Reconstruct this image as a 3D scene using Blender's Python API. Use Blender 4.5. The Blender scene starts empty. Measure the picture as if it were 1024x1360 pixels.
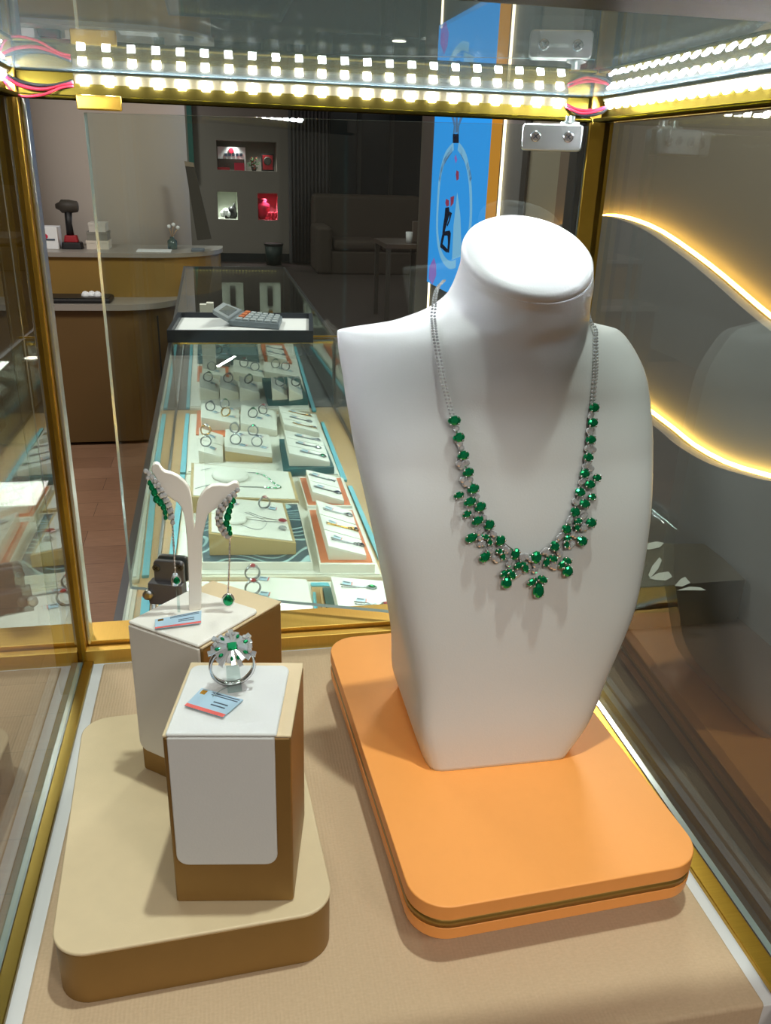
import bpy, math, random
from mathutils import Vector, Matrix
from mathutils.bvhtree import BVHTree
random.seed(7)
PI = math.pi
scene = bpy.context.scene
COL = scene.collection

# ------------------------------------------------------------------ camera
FPX, CX, CY, CAMH = 1110.0, 512.0, 680.0, 0.38
CAM = Vector((0, 0, CAMH))
dy = Vector((290 - CX, 212 - CY, FPX)).normalized()          # depth axis of the case, in camera axes
h = Vector((1, .033, 0)).normalized()
dz = dy.cross(h).normalized()
if dz.y > 0: dz = -dz
dx = dy.cross(dz)
if dx.x < 0: dx = -dx
CM = Matrix((dx, dy, dz))                                    # world = CM @ camera(x right, y down, z forward)
def ray(px, py): return CM @ Vector((px - CX, py - CY, FPX))
def onz(px, py, z): r = ray(px, py); return CAM + r * ((z - CAMH) / r.z)
def ony(px, py, y): r = ray(px, py); return CAM + r * (y / r.y)
def onplane(px, py, p, n):
    r = ray(px, py); n = Vector(n); return CAM + r * ((Vector(p) - CAM).dot(n) / r.dot(n))
cam_d = bpy.data.cameras.new('camera'); cam = bpy.data.objects.new('camera', cam_d); COL.objects.link(cam)
cam_d.sensor_fit = 'VERTICAL'; cam_d.sensor_height = 36; cam_d.lens = 36 * FPX / 1360
cam_d.clip_start = .01; cam_d.clip_end = 100
R = Matrix((CM.col[0], -CM.col[1], -CM.col[2])).transposed()
cam.matrix_world = Matrix.Translation(CAM) @ R.to_4x4()
scene.camera = cam

# ------------------------------------------------------------------ materials
def lin(c):
    f = lambda v: v / 12.92 if v <= .04045 else ((v + .055) / 1.055) ** 2.4
    return tuple(f(int(c[i:i + 2], 16) / 255) for i in (0, 2, 4)) + (1,)
MATS = {}
def new_mat(name):
    m = bpy.data.materials.new(name); m.use_nodes = True; MATS[name] = m
    nt = m.node_tree; return m, nt, nt.nodes, nt.links
def pbr(name, col, rough=.5, metal=0, spec=.5, noise=0, scale=40, bump=0, bscale=200, coat=0, sheen=0, stretch=None, emit=None, trans=0):
    m, nt, N, L = new_mat(name); b = N['Principled BSDF']
    c = lin(col)
    b.inputs['Base Color'].default_value = c; b.inputs['Roughness'].default_value = rough
    b.inputs['Metallic'].default_value = metal; b.inputs['Specular IOR Level'].default_value = spec
    if coat: b.inputs['Coat Weight'].default_value = coat
    if sheen: b.inputs['Sheen Weight'].default_value = sheen
    if trans: b.inputs['Transmission Weight'].default_value = trans
    if emit: b.inputs['Emission Color'].default_value = c; b.inputs['Emission Strength'].default_value = emit
    if noise or bump:
        tc = N.new('ShaderNodeTexCoord'); mp = N.new('ShaderNodeMapping'); L.new(tc.outputs['Object'], mp.inputs[0])
        if stretch: mp.inputs['Scale'].default_value = stretch
    if noise:
        n = N.new('ShaderNodeTexNoise'); n.inputs['Scale'].default_value = scale; n.inputs['Detail'].default_value = 4
        L.new(mp.outputs[0], n.inputs['Vector'])
        r = N.new('ShaderNodeMapRange'); r.inputs[3].default_value = 1 - noise; r.inputs[4].default_value = 1 + noise
        L.new(n.outputs[0], r.inputs[0])
        x = N.new('ShaderNodeVectorMath'); x.operation = 'SCALE'; x.inputs[0].default_value = c[:3]
        L.new(r.outputs[0], x.inputs['Scale']); L.new(x.outputs[0], b.inputs['Base Color'])
    if bump:
        n2 = N.new('ShaderNodeTexNoise'); n2.inputs['Scale'].default_value = bscale; L.new(mp.outputs[0], n2.inputs['Vector'])
        bp = N.new('ShaderNodeBump'); bp.inputs['Strength'].default_value = bump; bp.inputs['Distance'].default_value = .001
        L.new(n2.outputs[0], bp.inputs['Height']); L.new(bp.outputs[0], b.inputs['Normal'])
    return m
def emi(name, col, s):
    m, nt, N, L = new_mat(name); N.remove(N['Principled BSDF'])
    e = N.new('ShaderNodeEmission'); e.inputs[0].default_value = lin(col); e.inputs[1].default_value = s
    L.new(e.outputs[0], N['Material Output'].inputs[0]); return m
def glass(name, tint='f4faf7', f0=.05, gcol='ffffff', haze=0):
    m, nt, N, L = new_mat(name); N.remove(N['Principled BSDF'])
    g = N.new('ShaderNodeNewGeometry'); d = N.new('ShaderNodeVectorMath'); d.operation = 'DOT_PRODUCT'
    L.new(g.outputs['Incoming'], d.inputs[0]); L.new(g.outputs['Normal'], d.inputs[1])
    def mt(op, a, b=None):
        q = N.new('ShaderNodeMath'); q.operation = op
        if isinstance(a, (int, float)): q.inputs[0].default_value = a
        else: L.new(a, q.inputs[0])
        if b is not None:
            if isinstance(b, (int, float)): q.inputs[1].default_value = b
            else: L.new(b, q.inputs[1])
        return q.outputs[0]
    c = mt('ABSOLUTE', d.outputs['Value']); p = mt('POWER', mt('SUBTRACT', 1, c), 4.6)
    fr = mt('ADD', mt('MULTIPLY', p, 1 - f0), f0)
    t = N.new('ShaderNodeBsdfTransparent'); t.inputs[0].default_value = lin(tint)
    gl = N.new('ShaderNodeBsdfGlossy'); gl.inputs['Roughness'].default_value = 0; gl.inputs[0].default_value = lin(gcol)
    mx = N.new('ShaderNodeMixShader'); L.new(fr, mx.inputs[0]); L.new(t.outputs[0], mx.inputs[1]); L.new(gl.outputs[0], mx.inputs[2])
    out = mx.outputs[0]
    if haze:                                                   # light haze painted into the pane as a pale diffuse layer
        df = N.new('ShaderNodeBsdfDiffuse'); df.inputs[0].default_value = lin('b4d0d6')
        m2 = N.new('ShaderNodeMixShader'); m2.inputs[0].default_value = haze
        L.new(out, m2.inputs[1]); L.new(df.outputs[0], m2.inputs[2]); out = m2.outputs[0]
    L.new(out, N['Material Output'].inputs[0]); return m
def weave(name, c1, c2, rough=.75, sx=900, sy=900):
    m, nt, N, L = new_mat(name); b = N['Principled BSDF']; b.inputs['Roughness'].default_value = rough
    b.inputs['Specular IOR Level'].default_value = .25
    tc = N.new('ShaderNodeTexCoord'); mp = N.new('ShaderNodeMapping'); mp.inputs['Scale'].default_value = (.4, 1, 1)
    L.new(tc.outputs['Object'], mp.inputs[0])
    n = N.new('ShaderNodeTexNoise'); n.inputs['Scale'].default_value = 900; n.inputs['Detail'].default_value = 5
    L.new(mp.outputs[0], n.inputs['Vector'])
    w = N.new('ShaderNodeTexWave'); w.inputs['Scale'].default_value = sx / 6; w.bands_direction = 'X'; w.inputs['Distortion'].default_value = 2.5
    L.new(tc.outputs['Object'], w.inputs['Vector'])
    r = N.new('ShaderNodeValToRGB'); r.color_ramp.elements[0].color = lin(c1); r.color_ramp.elements[1].color = lin(c2)
    r.color_ramp.elements[0].position = .3; r.color_ramp.elements[1].position = .7
    L.new(n.outputs[0], r.inputs[0]); L.new(r.outputs[0], b.inputs['Base Color'])
    bp = N.new('ShaderNodeBump'); bp.inputs['Strength'].default_value = .18; bp.inputs['Distance'].default_value = .0008
    L.new(w.outputs['Fac'], bp.inputs['Height']); L.new(bp.outputs[0], b.inputs['Normal'])
    return m
def gem(name, col, metal=.0, rough=.06, lift=0):
    m, nt, N, L = new_mat(name); b = N['Principled BSDF']
    b.inputs['Base Color'].default_value = lin(col); b.inputs['Roughness'].default_value = rough
    b.inputs['Metallic'].default_value = metal; b.inputs['IOR'].default_value = 1.75
    return m
def planks(name, c1, c2, sx, sy, rough=.45):
    m, nt, N, L = new_mat(name); b = N['Principled BSDF']; b.inputs['Roughness'].default_value = rough
    tc = N.new('ShaderNodeTexCoord'); mp = N.new('ShaderNodeMapping'); L.new(tc.outputs['Object'], mp.inputs[0])
    br = N.new('ShaderNodeTexBrick'); br.inputs['Scale'].default_value = 1; br.inputs['Brick Width'].default_value = sx
    br.inputs['Row Height'].default_value = sy; br.inputs['Mortar Size'].default_value = .0008
    br.inputs['Color1'].default_value = lin(c1); br.inputs['Color2'].default_value = lin(c2); br.inputs['Mortar'].default_value = lin('2a1d15')
    L.new(mp.outputs[0], br.inputs['Vector'])
    n = N.new('ShaderNodeTexNoise'); n.inputs['Scale'].default_value = 14; mp2 = N.new('ShaderNodeMapping'); mp2.inputs['Scale'].default_value = (1, 9, 1)
    L.new(tc.outputs['Object'], mp2.inputs[0]); L.new(mp2.outputs[0], n.inputs['Vector'])
    mx = N.new('ShaderNodeMix'); mx.data_type = 'RGBA'; mx.blend_type = 'MULTIPLY'; mx.inputs[0].default_value = .45
    L.new(br.outputs[0], mx.inputs[6]); L.new(n.outputs[0], mx.inputs[7]); L.new(mx.outputs[2], b.inputs['Base Color'])
    return m
def wavemat(name):
    m, nt, N, L = new_mat(name); b = N['Principled BSDF']; b.inputs['Roughness'].default_value = .6
    tc = N.new('ShaderNodeTexCoord'); w = N.new('ShaderNodeTexNoise'); w.inputs['Scale'].default_value = 7; w.inputs['Detail'].default_value = 0
    L.new(tc.outputs['Object'], w.inputs['Vector'])
    mm = N.new('ShaderNodeMath'); mm.operation = 'MULTIPLY'; mm.inputs[1].default_value = 95; L.new(w.outputs[0], mm.inputs[0])
    s = N.new('ShaderNodeMath'); s.operation = 'SINE'; L.new(mm.outputs[0], s.inputs[0])
    r = N.new('ShaderNodeValToRGB'); r.color_ramp.elements[0].position = .55; r.color_ramp.elements[0].color = lin('1d4a58')
    r.color_ramp.elements[1].position = .8; r.color_ramp.elements[1].color = lin('9fc2c4')
    L.new(s.outputs[0], r.inputs[0]); L.new(r.outputs[0], b.inputs['Base Color']); return m

GOLD = pbr('brushed_gold', 'c9a040', .3, 1, noise=.12, scale=60, stretch=(1, 20, 1))
def glossy(name, rgb, rough, dif=(.02, .015, .003)):
    m, nt, N, L = new_mat(name); N.remove(N['Principled BSDF']); g = N.new('ShaderNodeBsdfGlossy'); g.inputs[0].default_value = (*rgb, 1); g.inputs['Roughness'].default_value = rough
    d = N.new('ShaderNodeBsdfDiffuse'); d.inputs[0].default_value = (*dif, 1); a = N.new('ShaderNodeAddShader'); L.new(g.outputs[0], a.inputs[0]); L.new(d.outputs[0], a.inputs[1])
    L.new(a.outputs[0], N['Material Output'].inputs[0]); return m
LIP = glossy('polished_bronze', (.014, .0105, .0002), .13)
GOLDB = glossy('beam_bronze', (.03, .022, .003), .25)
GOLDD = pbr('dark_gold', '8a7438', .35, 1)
GLASS = glass('clear_glass')
GLASSTOP = glass('top_glass', 'e6ecea', haze=.16)
GEDGE = pbr('glass_edge', 'b4d2d8', .2, 0, trans=.3)
WHITE = pbr('white_leather', 'dcdedb', .4, noise=.015, scale=30, bump=.06, bscale=900)
PADW = pbr('cream_leather', 'e9e6dc', .5, bump=.08, bscale=900)
ACRYL = pbr('cream_acrylic', 'fbf5e8', .3)
BEIGE = pbr('gold_beige_leather', 'dcc7a0', .5, .05, noise=.05, scale=90, bump=.05, bscale=1200)
BEIGESIDE = pbr('shaded_beige_leather', '94733e', .42, .4, noise=.05, scale=90, bump=.05, bscale=1200)  # browner copy of the beige leather, shade of the side faces in its colour
ORANGE = pbr('orange_leather', 'ffa956', .45, .05, noise=.03, scale=120, bump=.06, bscale=1300)
STRIPE = pbr('gold_stripe', '9c7c3c', .35, .7)
CLOTH = weave('tan_cloth', 'c6ab8a', 'ceb391')
WHITEP = pbr('white_panel', 'dcdcda', .4)
SILVER = pbr('silver', 'e6e6e8', .15, 1)
CHROME = pbr('satin_chrome', 'd2d6d2', .28, 1)
DCHROME = pbr('grey_chrome', '86868a', .35, .35)
RAILG = pbr('rail_gold', 'dcb45c', .48, 1, noise=.08, scale=60, stretch=(20, 1, 1))
EMER = gem('emerald', '009a5e', .72, .1)
DIAM = pbr('diamond', 'f6f9fc', .05, .7, spec=1)
SILV2 = pbr('dull_silver', '96989c', .28, 1)
REDG = gem('red_stone', 'a03040'); NAVYG = gem('navy_stone', '1b2c52'); YELG = pbr('yellow_gold', 'd8a440', .2, 1)
RUBBER = pbr('black_rubber', '18181a', .6)
REDW = pbr('red_wire', 'b01c34', .45); BLKW = pbr('black_wire', '1a1a1c', .5)
TAGB = pbr('pale_blue_card', 'a8c6d8', .55); TAGR = pbr('coral_card', 'e0645c', .5); INK = pbr('ink', '3c4a5c', .6)
CLEAR = glass('clear_plastic', 'e8f0ee', .08)
LEDM = emi('led_white', 'eef3ff', 290); LEDBASE = pbr('led_board', '5a5238', .6)
WARM = emi('warm_led', 'ffc258', 26); WARMB = emi('warm_strip', 'ffe6c0', 3.2)
NAVY = pbr('navy_leatherette', '0e1c2c', .45); PAPER = pbr('white_paper', 'f2f5f8', .6)
TEAL = pbr('teal_velvet', '1f5a5c', .7); CORAL = pbr('coral_velvet', 'd8784a', .7); CYAN = pbr('cyan_strip', '5fb6c8', .5)
TAN = pbr('tan_wood', 'c39a68', .5, noise=.06, scale=30, stretch=(1, .1, 1)); TANL = pbr('tan_leatherette', 'b59a66', .5)
TRAYW = pbr('tray_white', 'ded8c6', .5); GREYP = pbr('grey_tray', '6d8486', .5)
WAVE = wavemat('wave_mat')
DKMETAL = pbr('dark_steel', '6c6e70', .3, .9)
WALLT = pbr('taupe_wall', '8f8880', .8, noise=.04, scale=3); CEILM = pbr('ceiling_paint', 'ccd8d8', .85)
COLW = pbr('column_plaster', 'c4bcb4', .8); FLOORM = planks('wood_floor', 'b48a6e', '9c745a', 1.2, .16)
DARKF = pbr('dark_carpet', '3a302c', .9); BASEB = pbr('dark_baseboard', '1c2426', .6)
DESKG = pbr('gold_laminate', '9c7c40', .4, .3, noise=.05, scale=4); DESKB = pbr('brown_laminate', '68502e', .45, noise=.06, scale=5); DESKT = pbr('grey_stone_top', '9a948c', .35)
BLACK = pbr('black_plastic', '141416', .5); RED = pbr('red_plastic', 'a01a26', .5); REDC = pbr('red_cloth', 'd02848', .7)
DARKB = pbr('dark_board', '3c3832', .6); DWIN = pbr('dark_window', '14242c', .25); CURT = pbr('grey_curtain', '5e5c5e', .9)
SOFA = pbr('brown_sofa', '4a4038', .8); GREEN = pbr('leaf_green', '3f6a3a', .7)
PANELG = pbr('grey_stone_panel', '77787a', .55, noise=.08, scale=2.5); WALLR = pbr('umber_wall', '6e665a', .7, noise=.05, scale=2)
BEIGW = pbr('beige_panel', 'a09884', .7); BRNW = pbr('brown_panel', '7c6a58', .7); GRYW = pbr('grey_panel', '6c6c6e', .6)
POSTB = emi('poster_blue', '2e96e8', .95); ORFR = emi('poster_amber_edge', 'd89030', .75); POSTD = emi('poster_dark_ink', '12203c', .4)
POSTL = emi('poster_pale_ink', '7fb8e0', .9); POSTR = emi('poster_red_ink', 'a04060', .7); POSTP = emi('poster_pink_ink', '9070c8', .8); POSTG = emi('poster_grey_ink', '5b7fa8', .7)
CEILLAMP = emi('room_light', 'fff4e4', 26); SKIN = MATS

# ------------------------------------------------------------------ mesh builder
class MB:
    def __init__(s): s.v = []; s.f = []; s.m = []; s.sm = []
    def face(s, idx, m=0, smooth=False): s.f.append(tuple(idx)); s.m.append(m); s.sm.append(smooth)
    def poly(s, pts, m=0):
        b = len(s.v); s.v += [Vector(p) for p in pts]; s.face(range(b, b + len(pts)), m); return s
    def prism(s, bot, top, m=0, mt=None, mb=None, smooth=False):
        """bot, top: equal rings of points, counter-clockwise seen from top"""
        n = len(bot); b = len(s.v); s.v += [Vector(p) for p in bot] + [Vector(p) for p in top]
        for i in range(n):
            j = (i + 1) % n; s.face((b + i, b + j, b + n + j, b + n + i), m, smooth)
        s.face(range(b + 2 * n - 1, b + n - 1, -1)[::-1], m if mt is None else mt); s.face(range(b, b + n)[::-1], m if mb is None else mb); return s
    def box(s, lo, hi, m=0):
        x0, y0, z0 = lo; x1, y1, z1 = hi
        return s.prism([(x0, y0, z0), (x1, y0, z0), (x1, y1, z0), (x0, y1, z0)], [(x0, y0, z1), (x1, y0, z1), (x1, y1, z1), (x0, y1, z1)], m)
    def obox(s, c, ax, ay, az, hx, hy, hz, m=0):
        c, ax, ay, az = Vector(c), Vector(ax), Vector(ay), Vector(az)
        q = lambda a, b_, d: c + ax * (hx * a) + ay * (hy * b_) + az * (hz * d)
        return s.prism([q(-1, -1, -1), q(1, -1, -1), q(1, 1, -1), q(-1, 1, -1)], [q(-1, -1, 1), q(1, -1, 1), q(1, 1, 1), q(-1, 1, 1)], m)
    def rings(s, rs, m=0, cap0=True, cap1=True, smooth=True):
        n = len(rs[0]); b = len(s.v)
        for r in rs: s.v += [Vector(p) for p in r]
        for k in range(len(rs) - 1):
            for i in range(n):
                j = (i + 1) % n; s.face((b + k * n + i, b + k * n + j, b + (k + 1) * n + j, b + (k + 1) * n + i), m, smooth)
        if cap0: s.face(range(b, b + n)[::-1], m)
        if cap1: s.face(range(b + (len(rs) - 1) * n, b + len(rs) * n), m)
        return s
    def tube(s, path, r, n=8, m=0, closed=False, smooth=True):
        P = [Vector(p) for p in path]; rs = []; up = None; N = len(P)
        for i, p in enumerate(P):
            a = P[(i - 1) % N] if closed else P[max(i - 1, 0)]; c = P[(i + 1) % N] if closed else P[min(i + 1, N - 1)]
            t = (c - a).normalized()
            if up is None: up = Vector((0, 0, 1)) if abs(t.z) < .9 else Vector((1, 0, 0))
            x = up.cross(t).normalized(); y = t.cross(x); up = y
            rr = r[i] if isinstance(r, (list, tuple)) else r
            rs.append([p + x * (math.cos(2 * PI * k / n) * rr) + y * (math.sin(2 * PI * k / n) * rr) for k in range(n)])
        if closed: rs.append(rs[0])
        return s.rings(rs, m, not closed, not closed, smooth)
    def lathe(s, prof, c=(0, 0, 0), n=32, m=0, ax=None, smooth=True):
        """prof: (r, z) pairs from bottom to top; ax = (x, y, z) axes"""
        c = Vector(c); X, Y, Z = (Vector(a) for a in (ax or ((1, 0, 0), (0, 1, 0), (0, 0, 1))))
        rs = [[c + X * (r * math.cos(2 * PI * k / n)) + Y * (r * math.sin(2 * PI * k / n)) + Z * z for k in range(n)] for r, z in prof]
        return s.rings(rs, m, True, True, smooth)
    def gem(s, c, ax, ay, az, hx, hy, m=0, n=8, pear=0):
        """faceted stone, table along az, long axis ay; pear>0 pulls the +ay end to a point"""
        c, ax, ay, az = Vector(c), Vector(ax), Vector(ay), Vector(az); hz = min(hx, hy)
        def rg(k, z):
            o = []
            for i in range(n):
                a = 2 * PI * (i + .5) / n; x, y = math.cos(a), math.sin(a)
                if pear and y > 0: x *= (1 - pear * y)
                o.append(c + ax * (hx * k * x) + ay * (hy * k * y) + az * (hz * z))
            return o
        return s.rings([rg(.35, -.35), rg(1, .0), rg(.88, .3), rg(.55, .5)], m, True, True, False)
    def ball(s, c, r, m=0, n=8):
        return s.lathe([(r * .02, -r)] + [(r * math.cos(a), r * math.sin(a)) for a in [PI * (k / 5 - .5) for k in range(1, 5)]] + [(r * .02, r)], c, n, m)
    def build(s, name, mats, parent=None, at=None, bevel=0, segs=2, local=False, sub=0):
        """links ONE mesh object; world coordinates unless local; origin at parent's or at `at`"""
        me = bpy.data.meshes.new(name); o = bpy.data.objects.new(name, me); COL.objects.link(o)
        off = Vector((0, 0, 0))
        if not local:
            if parent is not None: off = world_of(parent)
            if at is not None: off = Vector(at)
        me.from_pydata([tuple(v - off) for v in s.v], [], s.f)
        ml = mats if isinstance(mats, (list, tuple)) else [mats]
        for m in ml: me.materials.append(m)
        for p, m, sm in zip(me.polygons, s.m, s.sm): p.material_index = m; p.use_smooth = sm
        me.validate(); me.update()
        if parent is not None:
            o.parent = parent
            if at is not None and not local: o.location = off - world_of(parent)
        elif not local: o.location = off
        if bevel:
            b = o.modifiers.new('bevel', 'BEVEL'); b.width = bevel; b.segments = segs; b.limit_method = 'ANGLE'; b.angle_limit = math.radians(40)
            for p in me.polygons: p.use_smooth = True
            w = o.modifiers.new('wn', 'WEIGHTED_NORMAL'); w.keep_sharp = True
        if sub: q = o.modifiers.new('sub', 'SUBSURF'); q.levels = sub; q.render_levels = sub
        return o
def world_of(o):
    p = Vector((0, 0, 0))
    while o is not None: p = p + o.location; o = o.parent
    return p
def tag(o, label, cat, group=None, kind=None):
    o['label'] = label; o['category'] = cat
    if group: o['group'] = group
    if kind: o['kind'] = kind
    return o
def thing(name, label, cat, loc=(0, 0, 0), group=None):
    o = bpy.data.objects.new(name, None); COL.objects.link(o); o.location = loc; o.empty_display_size = .02
    return tag(o, label, cat, group)
def struct(o): o['kind'] = 'structure'; return o
def copy_tree(o, parent=None):
    c = o.copy(); COL.objects.link(c); c.parent = parent
    for ch in list(o.children): copy_tree(ch, c)
    return c
def rrect(x0, y0, x1, y1, r, z, n=8, rot=0, c=None):
    P = []
    for (cx, cy, a0) in ((x1 - r, y1 - r, 0), (x0 + r, y1 - r, 90), (x0 + r, y0 + r, 180), (x1 - r, y0 + r, 270)):
        for k in range(n + 1):
            a = math.radians(a0 + 90 * k / n); P.append(Vector((cx + r * math.cos(a), cy + r * math.sin(a), z)))
    return P
def xf(P, c, ang):                                            # turn a ring of points about a vertical through c
    ca, sa = math.cos(ang), math.sin(ang)
    return [Vector((c[0] + p.x * ca - p.y * sa, c[1] + p.x * sa + p.y * ca, p.z)) for p in P]
def spline(pts, k=8):
    P = [Vector(p) for p in pts]; out = []
    for i in range(len(P) - 1):
        a, b, c, d = P[max(i - 1, 0)], P[i], P[i + 1], P[min(i + 2, len(P) - 1)]
        for q in range(k):
            t = q / k
            out.append(.5 * ((2 * b) + (c - a) * t + (2 * a - 5 * b + 4 * c - d) * t * t + (3 * b - a - 3 * c + d) * t ** 3))
    return out + [P[-1]]

# ================================================================== THE SHOP
FLZ, CEZ = -1.07, 1.75
def onW(px, py, off=0): return onplane(px, py, (1.98 - off, 0, 0), (1, .02, 0))
def wx(y, off=0): return 1.98 - off - .02 * y
def at(px, py, Y, z): p = ony(px, py, Y); p.z = z; return p
struct(MB().box((-3.2, -2, FLZ - .05), (4.4, 14.1, FLZ)).build('floor', FLOORM))
struct(MB().box((.46, -2, FLZ), (4.25, 14, FLZ + .006)).box((-3.2, 6.4, FLZ), (.46, 14, FLZ + .006)).build('floor_carpet', DARKF))
struct(MB().box((-3.2, -2, CEZ), (4.4, 14.1, CEZ + .05)).build('ceiling', CEILM))
struct(MB().box((-3.25, -2, FLZ), (-3.2, 14.1, CEZ)).build('wall_left', WALLT))
struct(MB().box((-3.25, -2.05, FLZ), (2.2, -2, CEZ)).build('wall_front', WALLT))
w = MB(); w.prism([(wx(-2), -2, FLZ), (2.2, -2, FLZ), (2.2, 8.1, FLZ), (wx(8.1), 8.1, FLZ)], [(wx(-2), -2, CEZ), (2.2, -2, CEZ), (2.2, 8.1, CEZ), (wx(8.1), 8.1, CEZ)])
struct(w.build('wall_right', WALLR))
struct(MB().box((4.25, 8.05, FLZ), (4.3, 14.1, CEZ)).box((2.2, 8.05, FLZ), (4.25, 8.1, CEZ)).build('wall_alcove', WALLT))
# back wall with three lit niches
YB = 13.6
def bk(px, py): p = ony(px, py, YB); return p.x, p.z
holes = []
for a in (((287, 186), (368, 228)), ((288.5, 254.5), (316, 291.5)), ((342, 256.5), (369, 292.5))):
    x0, z1 = bk(*a[0]); x1, z0 = bk(*a[1]); holes.append((x0, x1, z0, z1))
xs = sorted({-3.2, 4.25} | {v for hh in holes for v in hh[:2]}); zs = sorted({FLZ, CEZ} | {v for hh in holes for v in hh[2:]})
w = MB()
for i in range(len(xs) - 1):
    for j in range(len(zs) - 1):
        cx, cz = (xs[i] + xs[i + 1]) / 2, (zs[j] + zs[j + 1]) / 2
        if any(a < cx < b and c < cz < d for a, b, c, d in holes): continue
        w.poly([(xs[i], YB, zs[j]), (xs[i + 1], YB, zs[j]), (xs[i + 1], YB, zs[j + 1]), (xs[i], YB, zs[j + 1])])
for k, (a, b, c, d) in enumerate(holes):
    y0, y1 = YB, YB + .4; m = (0, 1, 2)[k]
    w.poly([(a, y1, c), (b, y1, c), (b, y1, d), (a, y1, d)], m); w.poly([(a, y0, c), (b, y0, c), (b, y1, c), (a, y1, c)], m)
    w.poly([(a, y0, d), (a, y1, d), (b, y1, d), (b, y0, d)], m); w.poly([(a, y0, c), (a, y1, c), (a, y1, d), (a, y0, d)], m); w.poly([(b, y0, c), (b, y0, d), (b, y1, d), (b, y1, c)], m)
w.box((-3.2, YB + .5, FLZ), (4.25, YB + .55, CEZ))
NICHEW = pbr('niche_white', 'c8ccc0', .7); NICHER = pbr('niche_rose', 'c86878', .7)
struct(w.build('wall_back', [WALLT, NICHEW, NICHER]))
x0, _ = bk(296, 345); x1, _ = bk(386, 345)
struct(MB().box((-3.2, YB - .02, FLZ), (x1, YB, FLZ + .13)).build('baseboard_back', BASEB))
xr, _ = bk(383, 250)
struct(MB().box((xr, YB - .16, FLZ), (xr + .05, YB, CEZ)).build('trim_1', GRYW))
x, _ = bk(254, 200); struct(MB().box((x - .035, YB - .1, ony(254, 236, YB).z), (x + .035, YB - .02, CEZ)).build('trim_2', pbr('teal_frame', '2c6a60', .5)))
wa = ony(436, 262, 13.5); wb = ony(572, 262, 13.5)
f = struct(MB().box((wa.x, 13.48, wa.z), (wb.x, 13.56, CEZ)).build('window_1', DWIN))
for px in (436, 477, 520, 566):
    q = ony(px, 200, 13.46); MB().box((q.x - .03, 13.44, wa.z), (q.x + .03, 13.48, CEZ)).build('window_frame', BASEB, f)
# niche lights
for k, (a, b, c, d) in enumerate(holes):
    for t in ((.27, .73) if k == 0 else (.5,)):
        l = bpy.data.lights.new('niche_light', 'SPOT'); l.energy = (9, 16, 14)[k]; l.spot_size = 1.9; l.spot_blend = .8; l.shadow_soft_size = .02
        l.color = (1, .97, .92) if k < 2 else (1, .7, .75)
        o = bpy.data.objects.new('niche_light', l); COL.objects.link(o); o.location = (a + (b - a) * t, YB + .16, d - .01)
def nx(px, py, dy_=.15): return ony(px, py, YB + dy_)
n0 = holes[0]
# things in the niches
z0 = n0[2]
t = thing('display_sign', 'white display sign with a round red mark standing in the long upper niche', 'sign', (nx(304, 226).x, YB + .2, z0))
a, b = nx(289, 204), nx(326, 204); top = nx(304, 195).z
MB().box((a.x, YB + .19, z0), (b.x, YB + .22, top)).build('board', PAPER, t)
mk = MB(); c = nx(307, 200); mk.lathe([(.04, 0), (.04, .006)], (c.x, YB + .186, c.z), 16, 0, ((1, 0, 0), (0, 0, 1), (0, -1, 0))); mk.build('round_mark', REDC, t)
g = MB()
for k in range(5):
    q = nx(300 + 5 * k, 205.5); g.box((q.x - .02, YB + .183, q.z - .02), (q.x + .02, YB + .19, q.z + .02))
g.build('marks', INK, t)
q = nx(305, 211); MB().box((a.x, YB + .18, z0), (b.x - .02, YB + .19, q.z)).build('lower_panel', DARKB, t)
a, b = nx(288, 222), nx(305, 222); tag(MB().box((a.x, YB + .05, z0), (b.x, YB + .14, nx(290, 222).z)).build('red_case', RED), 'flat dark red case in front of the white niche sign', 'case')
a, b = nx(311, 216), nx(324, 216); tag(MB().box((a.x, YB + .06, z0), (b.x, YB + .15, nx(311, 216).z)).build('red_box', REDC), 'square bright red box in the upper niche beside the sign', 'box')
t = thing('potted_plant', 'small round green plant in the upper niche', 'plant', (nx(337, 226).x, YB + .15, z0))
g = MB(); c = Vector((nx(337, 217).x, YB + .15, nx(337, 217).z))
for k in range(60):
    d = Vector((random.gauss(0, 1), random.gauss(0, 1), random.gauss(0, 1))).normalized(); p = c + d * random.uniform(.03, .085)
    s = d.cross(Vector((0, 0, 1)) + d * .1).normalized(); u = d.cross(s); g.poly([p - s * .02, p + d * .03, p + s * .02, p - u * .02], k % 3 == 0)
g.build('leaves', [GREEN, pbr('leaf_red', '8a4030', .7)], t); MB().lathe([(.03, 0), (.045, .05), (.04, .06)], (c.x, c.y, z0), 12).build('pot', DARKB, t)
a, b = nx(347, 204), nx(364, 204)
t = thing('framed_picture', 'framed dark red picture with a round motif in the upper niche', 'picture', ((a.x + b.x) / 2, YB + .2, z0))
MB().box((a.x, YB + .2, z0), (b.x, YB + .23, nx(350, 204).z)).build('frame', BLACK, t)
MB().box((a.x + .02, YB + .193, z0 + .02), (b.x - .02, YB + .2, nx(350, 204).z - .02)).build('picture', RED, t)
c = nx(355.5, 214); MB().lathe([(.06, 0), (.05, .008)], (c.x, YB + .192, c.z), 20, 0, ((1, 0, 0), (0, 0, 1), (0, -1, 0))).build('motif', DARKB, t)
z1 = holes[1][2]
t = thing('black_white_ornament', 'black and white sculpted ornament in the lower pale niche', 'ornament', (nx(303, 290).x, YB + .15, z1))
g = MB(); 
for k, (px, py, r) in enumerate(((296, 284, .05), (300, 281, .055), (304, 284, .05))): q = nx(px, py); g.ball((q.x, YB + .15, q.z), r, 0, 10)
g.build('white_body', PAPER, t)
g = MB()
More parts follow.
